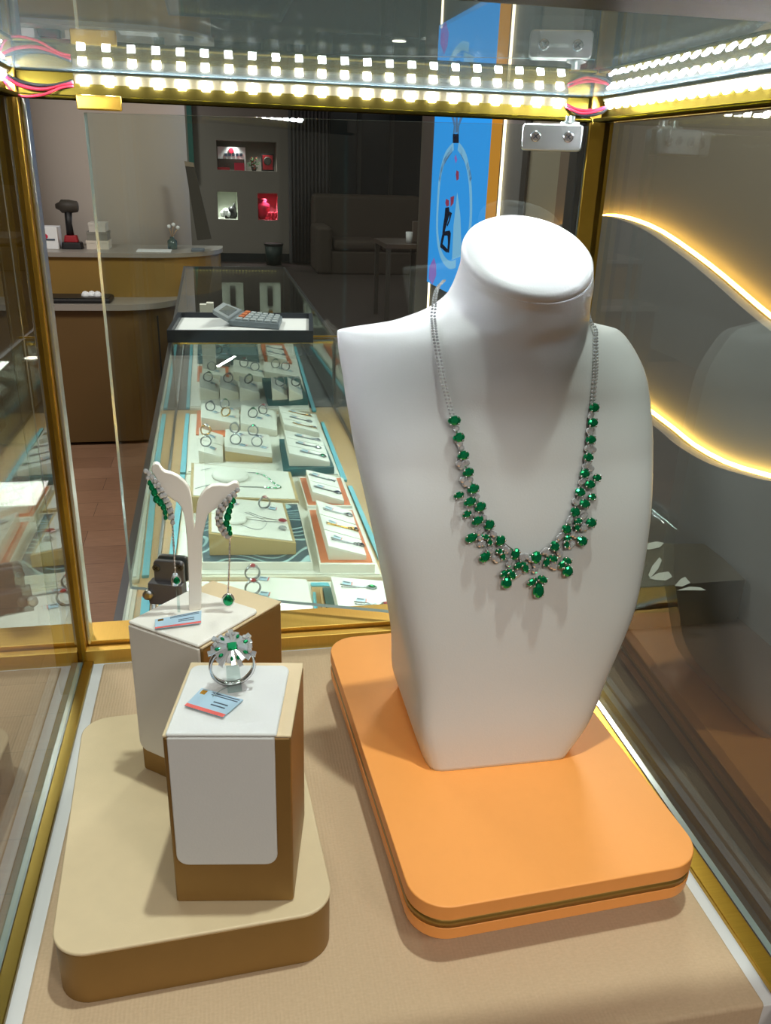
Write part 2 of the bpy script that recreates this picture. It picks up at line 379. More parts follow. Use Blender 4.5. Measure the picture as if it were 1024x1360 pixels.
for k, (px, py, r) in enumerate(((308, 280, .07), (309, 285, .075), (302, 288, .04))): q = nx(px, py); g.ball((q.x, YB + .17, q.z), r, 0, 10)
q = nx(311, 273); g.lathe([(.03, -.05), (.02, 0), (.004, .05)], (q.x, YB + .17, q.z), 8); g.build('black_body', BLACK, t)
z2 = holes[2][2]; q = nx(349.5, 286); hh = nx(349.5, 265.5).z - z2
t = thing('vase', 'glossy rose red vase in the lower red niche', 'vase', (q.x, YB + .2, z2))
MB().lathe([(.05, 0), (.09, hh * .25), (.115, hh * .55), (.1, hh * .78), (.05, hh * .88), (.065, hh)], (q.x, YB + .2, z2), 24).build('body', pbr('rose_glaze', 'd23a5c', .25), t)
MB().lathe([(.06, hh), (.066, hh + .01), (.05, hh + .012)], (q.x, YB + .2, z2), 24).build('rim', REDC, t)
g = MB(); 
for k in range(9): p = nx(354 + 1.6 * k, 290 - 3 * (k % 3)); g.ball((p.x, YB + .1, p.z), .035, 0, 7)
tag(g.build('crumpled_red_cloth', REDC), 'crumpled red cloth beside the vase in the red niche', 'cloth')
# waste bin, curtain, sofa, coffee table
q = at(364, 350, 13.2, FLZ + .006)
t = thing('waste_bin', 'dark green waste bin standing before the back wall', 'bin', q)
MB().lathe([(.11, 0), (.135, .28)], q, 20).build('body', pbr('bin_green', '1e3230', .5), t); MB().lathe([(.135, .28), (.145, .285), (.145, .31), (.13, .31)], q, 20).build('rim', BLACK, t)
a, b = ony(388, 300, 13.3), ony(437, 300, 13.3); g = MB(); n = 60; P = []
for k in range(n + 1): x = a.x + (b.x - a.x) * k / n; P.append((x, 13.3 + .05 * math.sin(k * 1.1)))
for k in range(n): g.prism([(P[k][0], P[k][1], FLZ + .03), (P[k + 1][0], P[k + 1][1], FLZ + .03), (P[k + 1][0], P[k + 1][1] + .01, FLZ + .03), (P[k][0], P[k][1] + .01, FLZ + .03)], [(P[k][0], P[k][1], CEZ), (P[k + 1][0], P[k + 1][1], CEZ), (P[k + 1][0], P[k + 1][1] + .01, CEZ), (P[k][0], P[k][1] + .01, CEZ)], smooth=True)
tag(g.build('curtain', CURT), 'grey floor length curtain beside the dark window', 'curtain')
a, b = at(420, 330, 12.3, FLZ), at(566, 330, 12.3, FLZ)
t = thing('sofa', 'dark upholstered sofa under the dark window', 'sofa', ((a.x + b.x) / 2, 12.4, FLZ))
MB().box((a.x, 12.1, FLZ), (b.x, 13.0, FLZ + .32)).build('base', SOFA, t, bevel=.03)
MB().box((a.x, 12.75, FLZ + .3), (b.x, 13.1, ony(500, 259, 12.9).z)).build('backrest', SOFA, t, bevel=.06)
for k in range(2):
    x0 = a.x + .22 + k * ((b.x - a.x - .22) / 2); MB().box((x0, 12.08, FLZ + .32), (x0 + (b.x - a.x - .26) / 2, 12.76, FLZ + .47)).build('seat_cushion', SOFA, t, bevel=.05)
MB().box((a.x - .02, 12.05, FLZ), (a.x + .2, 12.95, ony(425, 300, 12.1).z)).build('armrest', SOFA, t, bevel=.06)
a, b = at(508, 322, 8.3, 0), at(566, 330, 8.3, 0); zt = ony(520, 322, 8.3).z
t = thing('coffee_table', 'low dark table in the gloom left of the blue lightbox', 'table', ((a.x + b.x) / 2, 8.4, FLZ))
MB().box((a.x, 8.1, zt - .04), (b.x, 8.8, zt)).build('tabletop', pbr('dark_table', '4a3a30', .4), t)
for x in (a.x + .03, b.x - .03):
    for y in (8.13, 8.76): MB().box((x - .02, y - .02, FLZ), (x + .02, y + .02, zt - .04)).build('leg', DARKB, t)
q = at(553, 318, 8.4, zt); tag(MB().box((q.x - .04, 8.38, zt), (q.x + .04, 8.45, zt + .19)).build('menu_stand', pbr('card_brown', '6a5a50', .6), bevel=.005), 'small upright card stand on the low dark table', 'stand')
q = at(543, 325, 8.3, zt); tag(MB().lathe([(.03, 0), (.035, .1), (.03, .1)], (q.x, 8.3, zt), 12).build('cup', PAPER), 'pale cup on the low dark table', 'cup')
# round column, reception desk and what stands on it
xc = ony(248, 200, 5.75).x - .46
struct(MB().lathe([(.46, FLZ), (.46, CEZ)], (xc, 5.75, 0), 64).build('column', COLW))
zt = ony(150, 336, 4.75).z; zl = (ony(150, 388, 4.75).z + ony(150, 412, 4.5).z) / 2; zb = ony(150, 388, 4.75).z
xe = ony(296, 330, 4.95).x; xl = ony(240, 400, 4.6).x
t = thing('reception_desk', 'curved two tier gold and brown reception desk before the round column', 'desk', (-.6, 4.9, FLZ))
def plan(x1, y0, r, y1, z): return [Vector((-1.9, y0, z))] + [Vector((x1 - r + r * math.sin(a), y0 + r - r * math.cos(a), z)) for a in [PI / 2 * k / 12 for k in range(13)]] + [Vector((x1, y1, z)), Vector((-1.9, y1, z))]
MB().prism(plan(xe - .015, 4.76, .4, 5.24, zl), plan(xe - .015, 4.76, .4, 5.24, zt - .022), smooth=False).build('upper_body', DESKG, t)
MB().prism(plan(xe, 4.74, .41, 5.25, zt - .022), plan(xe, 4.74, .41, 5.25, zt)).build('upper_top', [DESKT], t)
MB().prism(plan(xl - .02, 4.53, .3, 5.2, FLZ + .02), plan(xl - .02, 4.53, .3, 5.2, zl - .03)).build('lower_body', DESKB, t)
MB().prism(plan(xl, 4.5, .31, 5.2, zl - .03), plan(xl, 4.5, .31, 5.2, zl)).build('ledge', DESKT, t)
for px in (147, 215): q = ony(px, 500, 4.53); MB().box((q.x - .004, 4.526, FLZ + .02), (q.x + .004, 4.532, zl - .06)).build('panel_seam', BLACK, t)
a, b = ony(62, 398, 4.62), ony(149, 398, 4.62)
t = thing('black_tray', 'shallow black tray on the lower ledge of the curved desk', 'tray', ((a.x + b.x) / 2, 4.62, zl))
MB().box((a.x, 4.53, zl), (b.x, 4.71, zl + .022)).build('body', BLACK, t, bevel=.006); MB().box((a.x + .01, 4.54, zl + .022), (b.x - .01, 4.70, zl + .026)).build('rim', BLACK, t)
g = MB(); c = Vector((ony(122, 396, 4.62).x, 4.62, zl + .026))
for k in range(3): g.ball(c + Vector((.03 * (k - 1), .01 * (k % 2), .003)), .022, 0, 7)
tag(g.build('folded_white_cloth', PAPER), 'small white cloth lying on the black tray', 'cloth')
# cordless impact wrench
q = at(97, 331, 4.95, zt); s = 1 / 240.
t = thing('cordless_impact_wrench', 'black and red cordless impact wrench standing on the desk', 'power tool', q)
MB().prism(rrect(q.x - .055, q.y - .04, q.x + .055, q.y + .04, .015, zt), rrect(q.x - .05, q.y - .036, q.x + .05, q.y + .036, .015, zt + .035)).build('battery', BLACK, t, bevel=.004)
MB().prism(rrect(q.x - .04, q.y - .03, q.x + .035, q.y + .03, .012, zt + .035), rrect(q.x - .034, q.y - .026, q.x + .028, q.y + .026, .012, zt + .07)).build('foot', RED, t, bevel=.004)
MB().tube([(q.x - .005, q.y, zt + .065), (q.x - .008, q.y, zt + .13), (q.x - .004, q.y, zt + .19)], [.02, .017, .02], 12).build('handle', BLACK, t)
MB().lathe([(.02, -.055), (.028, -.05), (.034, -.01), (.034, .03), (.022, .04), (.012, .06)], (q.x - .005, q.y, zt + .215), 16, 0, ((0, 1, 0), (0, 0, 1), (-1, 0, 0))).build('motor_head', DARKB, t)
MB().box((q.x - .022, q.y - .008, zt + .16), (q.x - .012, q.y + .008, zt + .185)).build('trigger', RED, t)
# white box, bowl, stacked boxes, reed diffuser, papers, leaning board
a, b = ony(48, 328, 4.92), ony(79, 328, 4.92); hb = ony(60, 301, 4.92).z
t = thing('white_box', 'white carton with a small red round mark at the left end of the desk', 'box', ((a.x + b.x) / 2, 4.95, zt))
MB().box((a.x, 4.9, zt), (b.x, 5.02, hb)).build('carton', PAPER, t, bevel=.003)
c = ony(60.5, 314, 4.9); MB().lathe([(.012, 0), (.012, .002)], (c.x, 4.899, c.z), 14, 0, ((1, 0, 0), (0, 0, 1), (0, -1, 0))).build('red_mark', REDC, t)
a2, b2 = ony(53, 318, 4.9), ony(73, 318, 4.9); MB().box((a2.x, 4.897, a2.z - .004), (b2.x, 4.9, a2.z + .004)).build('dark_line', INK, t)
q = ony(52, 297, 4.95); t = thing('red_figurine', 'tiny red figurine on top of the white carton', 'figurine', (q.x, 4.95, hb))
MB().lathe([(.012, 0), (.016, .02), (.01, .04), (.014, .055), (.004, .07)], (q.x, 4.95, hb), 12).build('body', RED, t)
xa, xb = ony(117, 328, 4.98).x, ony(146, 328, 4.98).x; 
for k, (ins, m, lab) in enumerate(((0, 'ded6c8', 'lowest pale flat box of the small stack on the desk'), (.006, '8a8880', 'middle grey flat box of the small stack on the desk'), (.02, 'cfccc4', 'topmost small flat box of the stack on the desk'))):
    t = thing('flat_box', lab, 'box', ((xa + xb) / 2, 5.0, zt + k * .045), 'stacked flat boxes on the desk')
    MB().box((xa + ins, 4.93, zt + k * .045), (xb - ins / 2, 5.07, zt + k * .045 + .032)).build('body', pbr('flat_box_' + m, m, .5), t); MB().box((xa + ins - .002, 4.928, zt + k * .045 + .032), (xb - ins / 2 + .002, 5.072, zt + k * .045 + .045)).build('lid', pbr('flat_lid_' + m, m, .5), t)
q = at(229, 326, 5.0, zt)
t = thing('reed_diffuser', 'glass reed diffuser bottle with white flowers on the desk', 'diffuser', q)
MB().lathe([(.024, 0), (.026, .006), (.026, .045), (.012, .055), (.012, .066), (.009, .066)], q, 16).build('bottle', pbr('bottle_glass', '7f9a98', .1, 0, trans=.7), t)
for dx_, dz_ in ((-.012, .05), (.012, .06), (.035, .045)):
    MB().tube([q + Vector((0, 0, .06)), q + Vector((dx_, 0, .066 + dz_))], .0014, 5).build('reed', TAN, t)
    MB().ball(q + Vector((dx_, 0, .07 + dz_)), .011, 0, 8).build('flower', PAPER, t)
q = at(205, 331, 4.9, zt); tag(MB().prism(rrect(q.x - .09, 4.82, q.x + .09, 4.95, .004, zt), rrect(q.x - .09, 4.82, q.x + .09, 4.95, .004, zt + .004)).build('paper_sheets', PAPER), 'loose pale paper sheets near the desk edge before the diffuser', 'paper')
q = at(264, 325, 4.95, zt); tag(MB().box((q.x - .04, 4.87, zt), (q.x + .03, 4.97, zt + .012)).build('notepad', pbr('notepad_grey', '6a7480', .6), bevel=.002), 'small grey notepad at the foot of the leaning board', 'notepad')
pts = [ony(*p, 5.16) for p in ((262, 319), (281, 317), (257, 216), (245, 214))]; dzb = zt - pts[0].z
P0 = [Vector((p.x, p.y - .015, max(p.z, zt))) for p in pts]; P1 = [Vector((p.x, p.y + .015, max(p.z, zt))) for p in pts]
t = thing('leaning_board', 'dark plank leaning on the right side of the round column', 'board', (pts[0].x, 5.16, zt))
MB().prism(P0, P1).build('plank', DARKB, t)
MB().prism([P0[3].lerp(P0[0], .0), P0[2], P0[2].lerp(P0[1], .06), P0[3].lerp(P0[0], .06)], [p + Vector((0, -.004, 0)) for p in (P0[3], P0[2], P0[2].lerp(P0[1], .06), P0[3].lerp(P0[0], .06))]).build('end_cap', pbr('raw_end', '8f8474', .7), t)
# right wall: amber glow behind layered stone panels
curve1 = [(672, 338), (690, 326), (720, 308), (745, 297.5), (768, 290), (790, 286.5), (808, 288), (830, 294), (860, 308), (900, 336), (940, 368), (985, 408), (1024, 440), (1100, 500), (1220, 590), (1400, 720)]
curve2 = [(690, 428), (735, 462), (780, 497), (830, 536), (875, 571), (900, 592), (940, 615), (985, 630), (1024, 639), (1100, 648), (1220, 660), (1400, 680)]
for nm, cv, o1, o0 in (('wall_right_ridge', curve1, .10, .05), ('wall_right_foothill', curve2, .19, .14)):
    T = [onW(px, py, o1) for px, py in cv]; T = spline(T, 6); T.sort(key=lambda p: -p.y)
    g = MB(); n = Vector((-1, -.02, 0)).normalized()
    for a, b in zip(T[:-1], T[1:]):
        d = Vector((.045, 0, 0)); A0, B0 = Vector((a.x, a.y, FLZ)), Vector((b.x, b.y, FLZ))
        g.poly([A0, B0, b, a]); g.poly([a, b, b + d, a + d]); g.poly([A0 + d, a + d, b + d, B0 + d])
    struct(g.build(nm, PANELG))
    led = [p + Vector((.07, 0, .003)) for p in T[::3]]
    t = tag(MB().tube(led, .008, 6).build('cove_light_strip', WARM), 'amber light strip behind the %s wavy edge on the right wall' % ('upper' if o1 < .12 else 'lower'), 'light strip')
# wall panels right of the lightbox
for k, (u0, u1, m, o) in enumerate(((660, 692, GRYW, .03), (692, 699, BLACK, .035), (699, 742, BEIGW, .02), (742, 779, BRNW, .02))):
    a, b = onW(u0, 230, o), onW(u1, 230, o)
    struct(MB().prism([(b.x, b.y, FLZ), (b.x + o, b.y, FLZ), (a.x + o, a.y, FLZ), (a.x, a.y, FLZ)], [(b.x, b.y, CEZ), (b.x + o, b.y, CEZ), (a.x + o, a.y, CEZ), (a.x, a.y, CEZ)]).build('trim_%d' % (k + 3), m))
for k, (u, lab) in enumerate(((666, 'thin vertical white light line right of the blue lightbox'), (577, 'thin vertical white light line behind the far edge of the blue lightbox'))):
    a = onW(u, 230, .045 if k == 0 else .008); tag(MB().box((a.x - .006, a.y - .012, -.9), (a.x + .006, a.y + .012, CEZ)).build('light_line', WARMB), lab, 'light')
# blue lightbox
OFF = .09
A = onW(567, 374, OFF); B = onW(639, 374, OFF); zt1 = onW(580, 41, OFF).z; zb1 = A.z
t = thing('advertising_lightbox', 'tall glowing blue lightbox with an oval bottle drawing and amber edge', 'lightbox', (A.x, A.y, zb1))
u = (B - A); u.z = 0; L = u.length; u.normalize(); nrm = Vector((-u.y, u.x, 0)); 
if nrm.x > 0: nrm = -nrm
def bp(s, z, o=0): p = A + u * (s * L) + nrm * o; return Vector((p.x, p.y, z))
def pb(px, py):                                                # pixel on the face -> (s, z)
    p = onplane(px, py, A, nrm); return (p - A).dot(u) / L, p.z
g = MB(); g.prism([bp(0, zb1, -.05), bp(0, zb1), bp(1, zb1), bp(1, zb1, -.05)][::-1], [bp(0, zt1, -.05), bp(0, zt1), bp(1, zt1), bp(1, zt1, -.05)][::-1]); g.build('face_panel', POSTB, t)
s1 = pb(651.5, 250)[0]; g = MB(); g.prism([bp(1, zb1, -.05), bp(1, zb1, .004), bp(s1, zb1, .004), bp(s1, zb1, -.05)][::-1], [bp(1, zt1, -.05), bp(1, zt1, .004), bp(s1, zt1, .004), bp(s1, zt1, -.05)][::-1]); g.build('amber_edge', ORFR, t)
s0 = pb(560, 250)[0]; g = MB(); g.prism([bp(s0, zb1, -.05), bp(s0, zb1, .004), bp(0, zb1, .004), bp(0, zb1, -.05)][::-1], [bp(s0, zt1, -.05), bp(s0, zt1, .004), bp(0, zt1, .004), bp(0, zt1, -.05)][::-1]); g.build('bronze_edge', pbr('bronze_edge', '5a4a44', .5), t)
def line(pts, wpx, mat, name='drawn_line', o=.003, closed=False):
    Q = [pb(*p) for p in pts]; Q = [bp(s, z, o) for s, z in Q]; Q = spline(Q, 6)
    g = MB(); hw = wpx
    for a, b in zip(Q[:-1], Q[1:]):
        d = (b - a).normalized(); e = nrm.cross(d) * hw; g.poly([a - e, b - e, b + e, a + e])
    g.build(name, mat, t)
def blob(pts, mat, name, o=.004): Q = [pb(*p) for p in pts]; MB().poly([bp(s, z, o) for s, z in Q]).build(name, mat, t)
line([(603, 194), (592, 208), (585, 235), (582, 270), (581, 305), (584, 330), (590, 345), (598, 352), (606, 350)], .03, POSTL, 'bottle_outline')
line([(609, 194), (618, 208), (624, 235), (626, 270), (625, 300), (621, 320)], .03, POSTL, 'bottle_outline')
line([(601, 198), (589, 218), (584, 240)], .022, POSTG, 'bottle_lace'); line([(611, 198), (621, 218), (626, 240)], .022, POSTG, 'bottle_lace')
line([(600, 150), (604, 165), (603, 178)], .02, POSTG, 'bottle_lace'); line([(616, 150), (610, 165), (609, 178)], .02, POSTG, 'bottle_lace'); line([(607, 148), (607, 176)], .03, POSTG, 'bottle_lace')
blob([(602, 190), (610, 190), (610, 178), (602, 178)], POSTD, 'bottle_neck')
line([(600, 96), (603, 80), (609, 71), (617, 70), (624, 78), (629, 96)], .02, POSTD, 'arch_outline'); line([(595, 96), (600, 76), (609, 64), (618, 63), (627, 74), (633, 96)], .016, POSTG, 'arch_outline')
blob([(592, 276), (597, 275), (598, 284), (594, 298), (591, 309), (588, 311), (589, 300), (591, 288)], POSTD, 'figure_torso'); blob([(598, 281), (601, 283), (598, 294), (595, 301), (594, 299), (597, 291)], POSTD, 'figure_arm')
blob([(588, 308), (598, 306), (599.5, 310), (598.5, 322), (597, 336), (594.5, 335), (595.5, 322), (595, 313), (589, 313)], POSTD, 'figure_leg'); blob([(588, 311), (591, 313), (588.5, 324), (595, 331), (594, 336), (585, 328), (586.5, 318)], POSTD, 'figure_leg')
blob([(593, 264), (597, 266), (597, 273), (594, 275), (592, 270)], POSTR, 'figure_head'); blob([(599, 262), (604, 260), (603, 270), (599, 275)], POSTR, 'figure_flower'); blob([(607, 226), (610, 228), (610, 238), (607, 240), (606, 232)], POSTR, 'figure_bird')
blob([(608, 255), (612, 285), (614, 340), (601, 345), (603, 300)], POSTL, 'pale_gown')
for p in (((577, 342), (580, 352), (580, 366), (575, 378), (570, 370), (571, 354)), ((606, 205), (608, 212), (606, 217), (604, 210)), ((586, 45), (591, 42), (592, 62), (588, 82), (585, 62))): blob(p, POSTP, 'pink_petal')
# far low cabinet with leaf print, seen through the right pane
q0, q1 = onz(830, 781, -.9), onz(990, 770, -.9); q2, q3 = onz(940, 722, -.9), onz(836, 722, -.9)
t = thing('low_cabinet', 'low dark cabinet with white leaf drawings on its top beyond the right pane', 'cabinet', ((q0.x + q1.x) / 2, q0.y + .3, FLZ + .006))
MB().prism([Vector((p.x, p.y, FLZ + .006)) for p in (q0, q1, q2, q3)], [Vector((p.x, p.y, -.9)) for p in (q0, q1, q2, q3)]).build('body', pbr('cabinet_dark', '3c3830', .5), t)
LEAF = pbr('leaf_print', 'aab0a8', .6)
for pts in (((858, 722), (872, 719), (882, 721), (876, 727), (862, 730), (855, 728)), ((861, 764), (866, 752), (876, 740), (879, 744), (874, 756), (864, 767)), ((862, 768), (874, 761), (888, 759), (893, 766), (884, 771), (870, 770)), ((896, 778), (904, 769), (910, 766), (917, 774), (906, 779)), ((899, 784), (916, 779), (930, 780), (938, 784))):
    MB().poly([onz(px, py, -.897) for px, py in pts][::-1]).build('leaf_drawing', LEAF, t)
# lamps of the room, with added fill
c = onz(530, 52, CEZ)
t = thing('downlight', 'bright round ceiling downlight seen through the glass roof of the case', 'ceiling light', (c.x, c.y, CEZ))
MB().lathe([(.1, -.02), (.12, 0)], (c.x, c.y, CEZ), 24).build('housing', CHROME, t); MB().lathe([(.08, -.024), (.08, -.02)], (c.x, c.y, CEZ), 24).build('lamp', CEILLAMP, t)
def area(name, loc, sx, sy, e, rot=(0, 0, 0), col=(1, .96, .9)):
    l = bpy.data.lights.new(name, 'AREA'); l.shape = 'RECTANGLE'; l.size = sx; l.size_y = sy; l.energy = e; l.color = col
    o = bpy.data.objects.new(name, l); COL.objects.link(o); o.location = loc; o.rotation_euler = rot; return o
for k, (x, y, e) in enumerate(((-1.1, 3.0, 34), (1.4, 6.2, 22), (-1.4, 7.5, 30), (2.6, 10.5, 12), (-1.6, 12.0, 30), (-.2, -1.3, 17), (1.0, -1.3, 15), (1.25, 2.6, 36))):  # unseen lights added for room brightness; the pair behind the camera is front fill
    area('room_light', (x, y, CEZ - .03), .5, .5, e)
area('ceiling_tube', (-.005, 10.64, 1.72), .6, .03, 9, (0, 0, math.radians(68.5)))

sp = bpy.data.lights.new('ceiling_spotlight', 'SPOT'); sp.energy = 112; sp.spot_size = math.radians(64); sp.spot_blend = .7; sp.shadow_soft_size = .025; sp.color = (1, .985, .96)
o = bpy.data.objects.new('ceiling_spotlight', sp); COL.objects.link(o); o.location = (.21, .385, 1.7)
o.rotation_euler = (Vector((.07, .40, 0)) - Vector(o.location)).to_track_quat('-Z', 'Y').to_euler()
# ================================================================== THE GLASS CASE IN FRONT
XL, XR, YF, YK, ZT = -.125, .270, .235, .612, .431
case = thing('display_case', 'gold framed glass jewellery case around the white bust, its glass door ajar', 'display case', (.07, .43, FLZ))
def cb(name, lo, hi, m, bevel=.0008, par=None): return MB().box(lo, hi).build(name, m, par or case, bevel=bevel)
MB().box((-.14, .252, FLZ), (.285, .66, -.03)).build('cabinet', DESKB, case)
MB().box((-.109, .249, -.075), (.2505, .609, 0)).build('cloth_base', CLOTH, case, bevel=.002)
cb('bottom_panel', (-.124, .2495, -.03), (.268, .612, -.0015), WHITEP)
# bottom rails
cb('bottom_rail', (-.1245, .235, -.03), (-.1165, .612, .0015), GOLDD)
cb('bottom_rail', (.2575, .235, -.03), (.2685, .612, .0015), GOLD)
g = MB(); g.box((-.122, .611, -.03), (.262, .619, .011)); g.box((-.122, .619, -.03), (.262, .621, .006), 1); g.box((-.122, .621, -.03), (.262, .652, .0145)); g.build('bottom_rail', [RAILG, BLACK], case, bevel=.0007)
# posts
g = MB(); g.box((-.146, .6125, -.03), (-.1215, .636, ZT)); g.build('post', GOLD, case, bevel=.001)
g = MB(); g.box((.2585, .6125, -.03), (.277, .636, ZT)); g.build('post', GOLD, case, bevel=.001)
cb('post_strip', (.2535, .616, .012), (.2585, .632, ZT - .014), BLACK)  # black strip put in for the shadowed rabbet beside the post
cb('post_strip', (-.1215, .62, .012), (-.1185, .634, ZT - .014), CHROME)
# top beams: back, left, right, front
def beam(nm, a, b, inner):                                    # beam with a lip; inner = unit vector towards the inside
    pass
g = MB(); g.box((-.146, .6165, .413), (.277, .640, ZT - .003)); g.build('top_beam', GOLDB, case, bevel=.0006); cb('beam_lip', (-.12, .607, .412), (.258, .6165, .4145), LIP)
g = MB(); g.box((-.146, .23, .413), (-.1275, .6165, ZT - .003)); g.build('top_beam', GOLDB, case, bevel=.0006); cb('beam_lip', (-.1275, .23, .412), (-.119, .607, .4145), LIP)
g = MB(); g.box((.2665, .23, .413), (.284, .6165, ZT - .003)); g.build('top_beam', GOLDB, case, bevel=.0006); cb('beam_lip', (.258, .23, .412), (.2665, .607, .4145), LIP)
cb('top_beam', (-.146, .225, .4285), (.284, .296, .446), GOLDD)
# LED strips, one part each, every LED a sub-part
def led_strip(pts0, pts1, n, axn, up, first=True):
    a, b = Vector(pts0), Vector(pts1); d = (b - a).normalized(); axn, up = Vector(axn), Vector(up)
    s = MB().obox((a + b) / 2, d, up, axn, (b - a).length / 2 + .006, .0045, .0006).build('led_strip', LEDBASE, case)
    proto = None
    for k in range(n):
        c = a + (b - a) * (k / (n - 1)) + axn * .0013
        if proto is None:
            proto = MB().obox((0, 0, 0), d, up, axn, .0024, .0023, .0007).build('led', LEDM, s, local=True); o = proto
        else: o = proto.copy(); COL.objects.link(o)
        o.location = c - world_of(s); o.parent = s
    return s
led_strip((-.081, .6158, .4235), (.2345, .6158, .4235), 22, (0, -.8, -.6), (0, -.6, .8))
led_strip((.2658, .598, .4235), (.2658, .345, .4235), 22, (-.707, 0, -.707), (-.707, 0, .707))
led_strip((-.1268, .60, .4235), (-.1268, .345, .4235), 20, (.707, 0, -.707), (.707, 0, .707))
#led_strip((-.10, .252, .4278), (.245, .252, .4278), 12, (0, 0, -1), (0, 1, 0))
# wires at the corners
def wire(pts, m, r=.0011): MB().tube(spline(pts, 6), r, 6).build('wire', m, case)
wire([(-.1265, .600, .424), (-.118, .606, .4185), (-.105, .609, .417), (-.094, .613, .4205), (-.088, .6155, .422)], REDW)
wire([(-.1265, .600, .422), (-.12, .603, .413), (-.106, .605, .4135), (-.095, .612, .4185), (-.088, .6155, .420)], REDW, .0008)
wire([(-.1265, .600, .4245), (-.115, .608, .42), (-.10, .611, .4195), (-.088, .6155, .423)], BLKW)
wire([(.2405, .6155, .423), (.248, .612, .420), (.256, .607, .4195), (.2655, .601, .4215)], REDW)
wire([(.2405, .6155, .4215), (.25, .609, .4175), (.259, .604, .419), (.2655, .600, .4225)], REDW, .0009)
wire([(.2405, .6155, .4225), (.25, .61, .4165), (.262, .603, .418), (.2655, .599, .4235)], BLKW)
# panes
def pane(nm, pts_b, pts_t, m=None, par=None):
    g = MB(); g.prism(pts_b, pts_t)
    o = g.build(nm, [m or GLASS, GEDGE], par or case)
    ar = [p.area for p in o.data.polygons]; big = max(ar)
    for p in o.data.polygons: p.material_index = 0 if p.area > .3 * big else 1
    return o
def pbox(nm, lo, hi, m=None):
    x0, y0, z0 = lo; x1, y1, z1 = hi
    return pane(nm, [(x0, y0, z0), (x1, y0, z0), (x1, y1, z0), (x0, y1, z0)], [(x0, y0, z1), (x1, y0, z1), (x1, y1, z1), (x0, y1, z1)], m)
pbox('side_pane', (XL - .004, .235, .0), (XL, .6125, .4125))
pbox('side_pane', (XR, .235, .0), (XR + .004, .6125, .4125))
pbox('roof_pane', (-.146, .225, .4285), (.284, .64, .4325), GLASSTOP)
# the glass door standing ajar
D0, D1 = Vector((-.0935, .700, 0)), Vector((.2475, .589, 0)); dd = (D1 - D0).normalized(); dn = Vector((dd.y, -dd.x, 0)).normalized()
def dp(s, z, o=0): p = D0 + (D1 - D0) * s + dn * o; return Vector((p.x, p.y, z))
door = pane('glass_door', [dp(0, .0205, .0025), dp(1, .0205, .0025), dp(1, .0205, -.0025), dp(0, .0205, -.0025)], [dp(0, .4085, .0025), dp(1, .4085, .0025), dp(1, .4085, -.0025), dp(0, .4085, -.0025)])
def sloc(px, py): p = onplane(px, py, D0, dn); return (p - D0).dot(dd) / (D1 - D0).length, p.z
def plate(nm, px0, px1, py0, py1, m, th=.004, r=.004, screws=(), sm=None):
    s0, z1 = sloc(px0, py0); s1, z0 = sloc(px1, py1); Ld = (D1 - D0).length
    base = rrect(s0 * Ld, z0, s1 * Ld, z1, r, 0, 6)
    f = lambda o: [D0 + dd * p.x + Vector((0, 0, p.y)) + dn * o for p in base]
    o = MB().prism(f(.0028), f(.0028 + th)).build(nm, m, door, bevel=.0012)
    MB().prism(f(-.0028 - th), f(-.0028)).build(nm + '_back', m, door, bevel=.0012)
    for px, py in screws:
        s, z = sloc(px, py); c = D0 + dd * (s * Ld) + dn * (.0028 + th); c.z = z
        k = MB().lathe([(.0036, 0), (.0036, .0006), (.0028, .0012)], c, 16, 0, (dd, Vector((0, 0, 1)), dn)); k.build('screw', sm or SILVER, o)
        for q in (0, 1):
            e = (dd + Vector((0, 0, 1))).normalized() if q else (dd - Vector((0, 0, 1))).normalized()
            MB().obox(c + dn * .0012, e, e.cross(dn), dn, .0021, .0004, .0002).build('screw_slot', BLACK, o)
    return o
hg = plate('hinge', 694, 771, 164, 202, CHROME, .004, .003, ((711, 181.5), (754, 182.5)))
s, z = sloc(757, 164); c = dp(s, .4085); MB().lathe([(.0065, 0), (.0065, .002), (.003, .003), (.003, .006)], c, 16).build('pivot_pin', CHROME, hg)
# magnetic clamp at the lower left corner, and the catch plate above
cl = plate('clamp', 207, 249, 739, 776, DCHROME, .005, .004, ((212, 749), (243, 748)), DKMETAL)
s0, _ = sloc(206, 790); s1, _ = sloc(250, 790)
lo = MB().obox(dp((s0 + s1) / 2, .024, .008), dd, dn, (0, 0, 1), (s1 - s0) * (D1 - D0).length / 2, .006, .0105).build('clamp_block', DCHROME, door, bevel=.001)
s, z = sloc(206, 779); c = dp(s, z, .012); MB().lathe([(.0045, 0), (.0045, .006), (.002, .0065)], c, 16, 0, (dd, Vector((0, 0, 1)), dn)).build('clamp_roller', CHROME, lo)
a, b = ony(101, 123, .607), ony(163, 146, .607)
MB().box((a.x, .6035, b.z - .001), (b.x, .6065, .4148)).build('catch_plate', GOLD, case, bevel=.001)
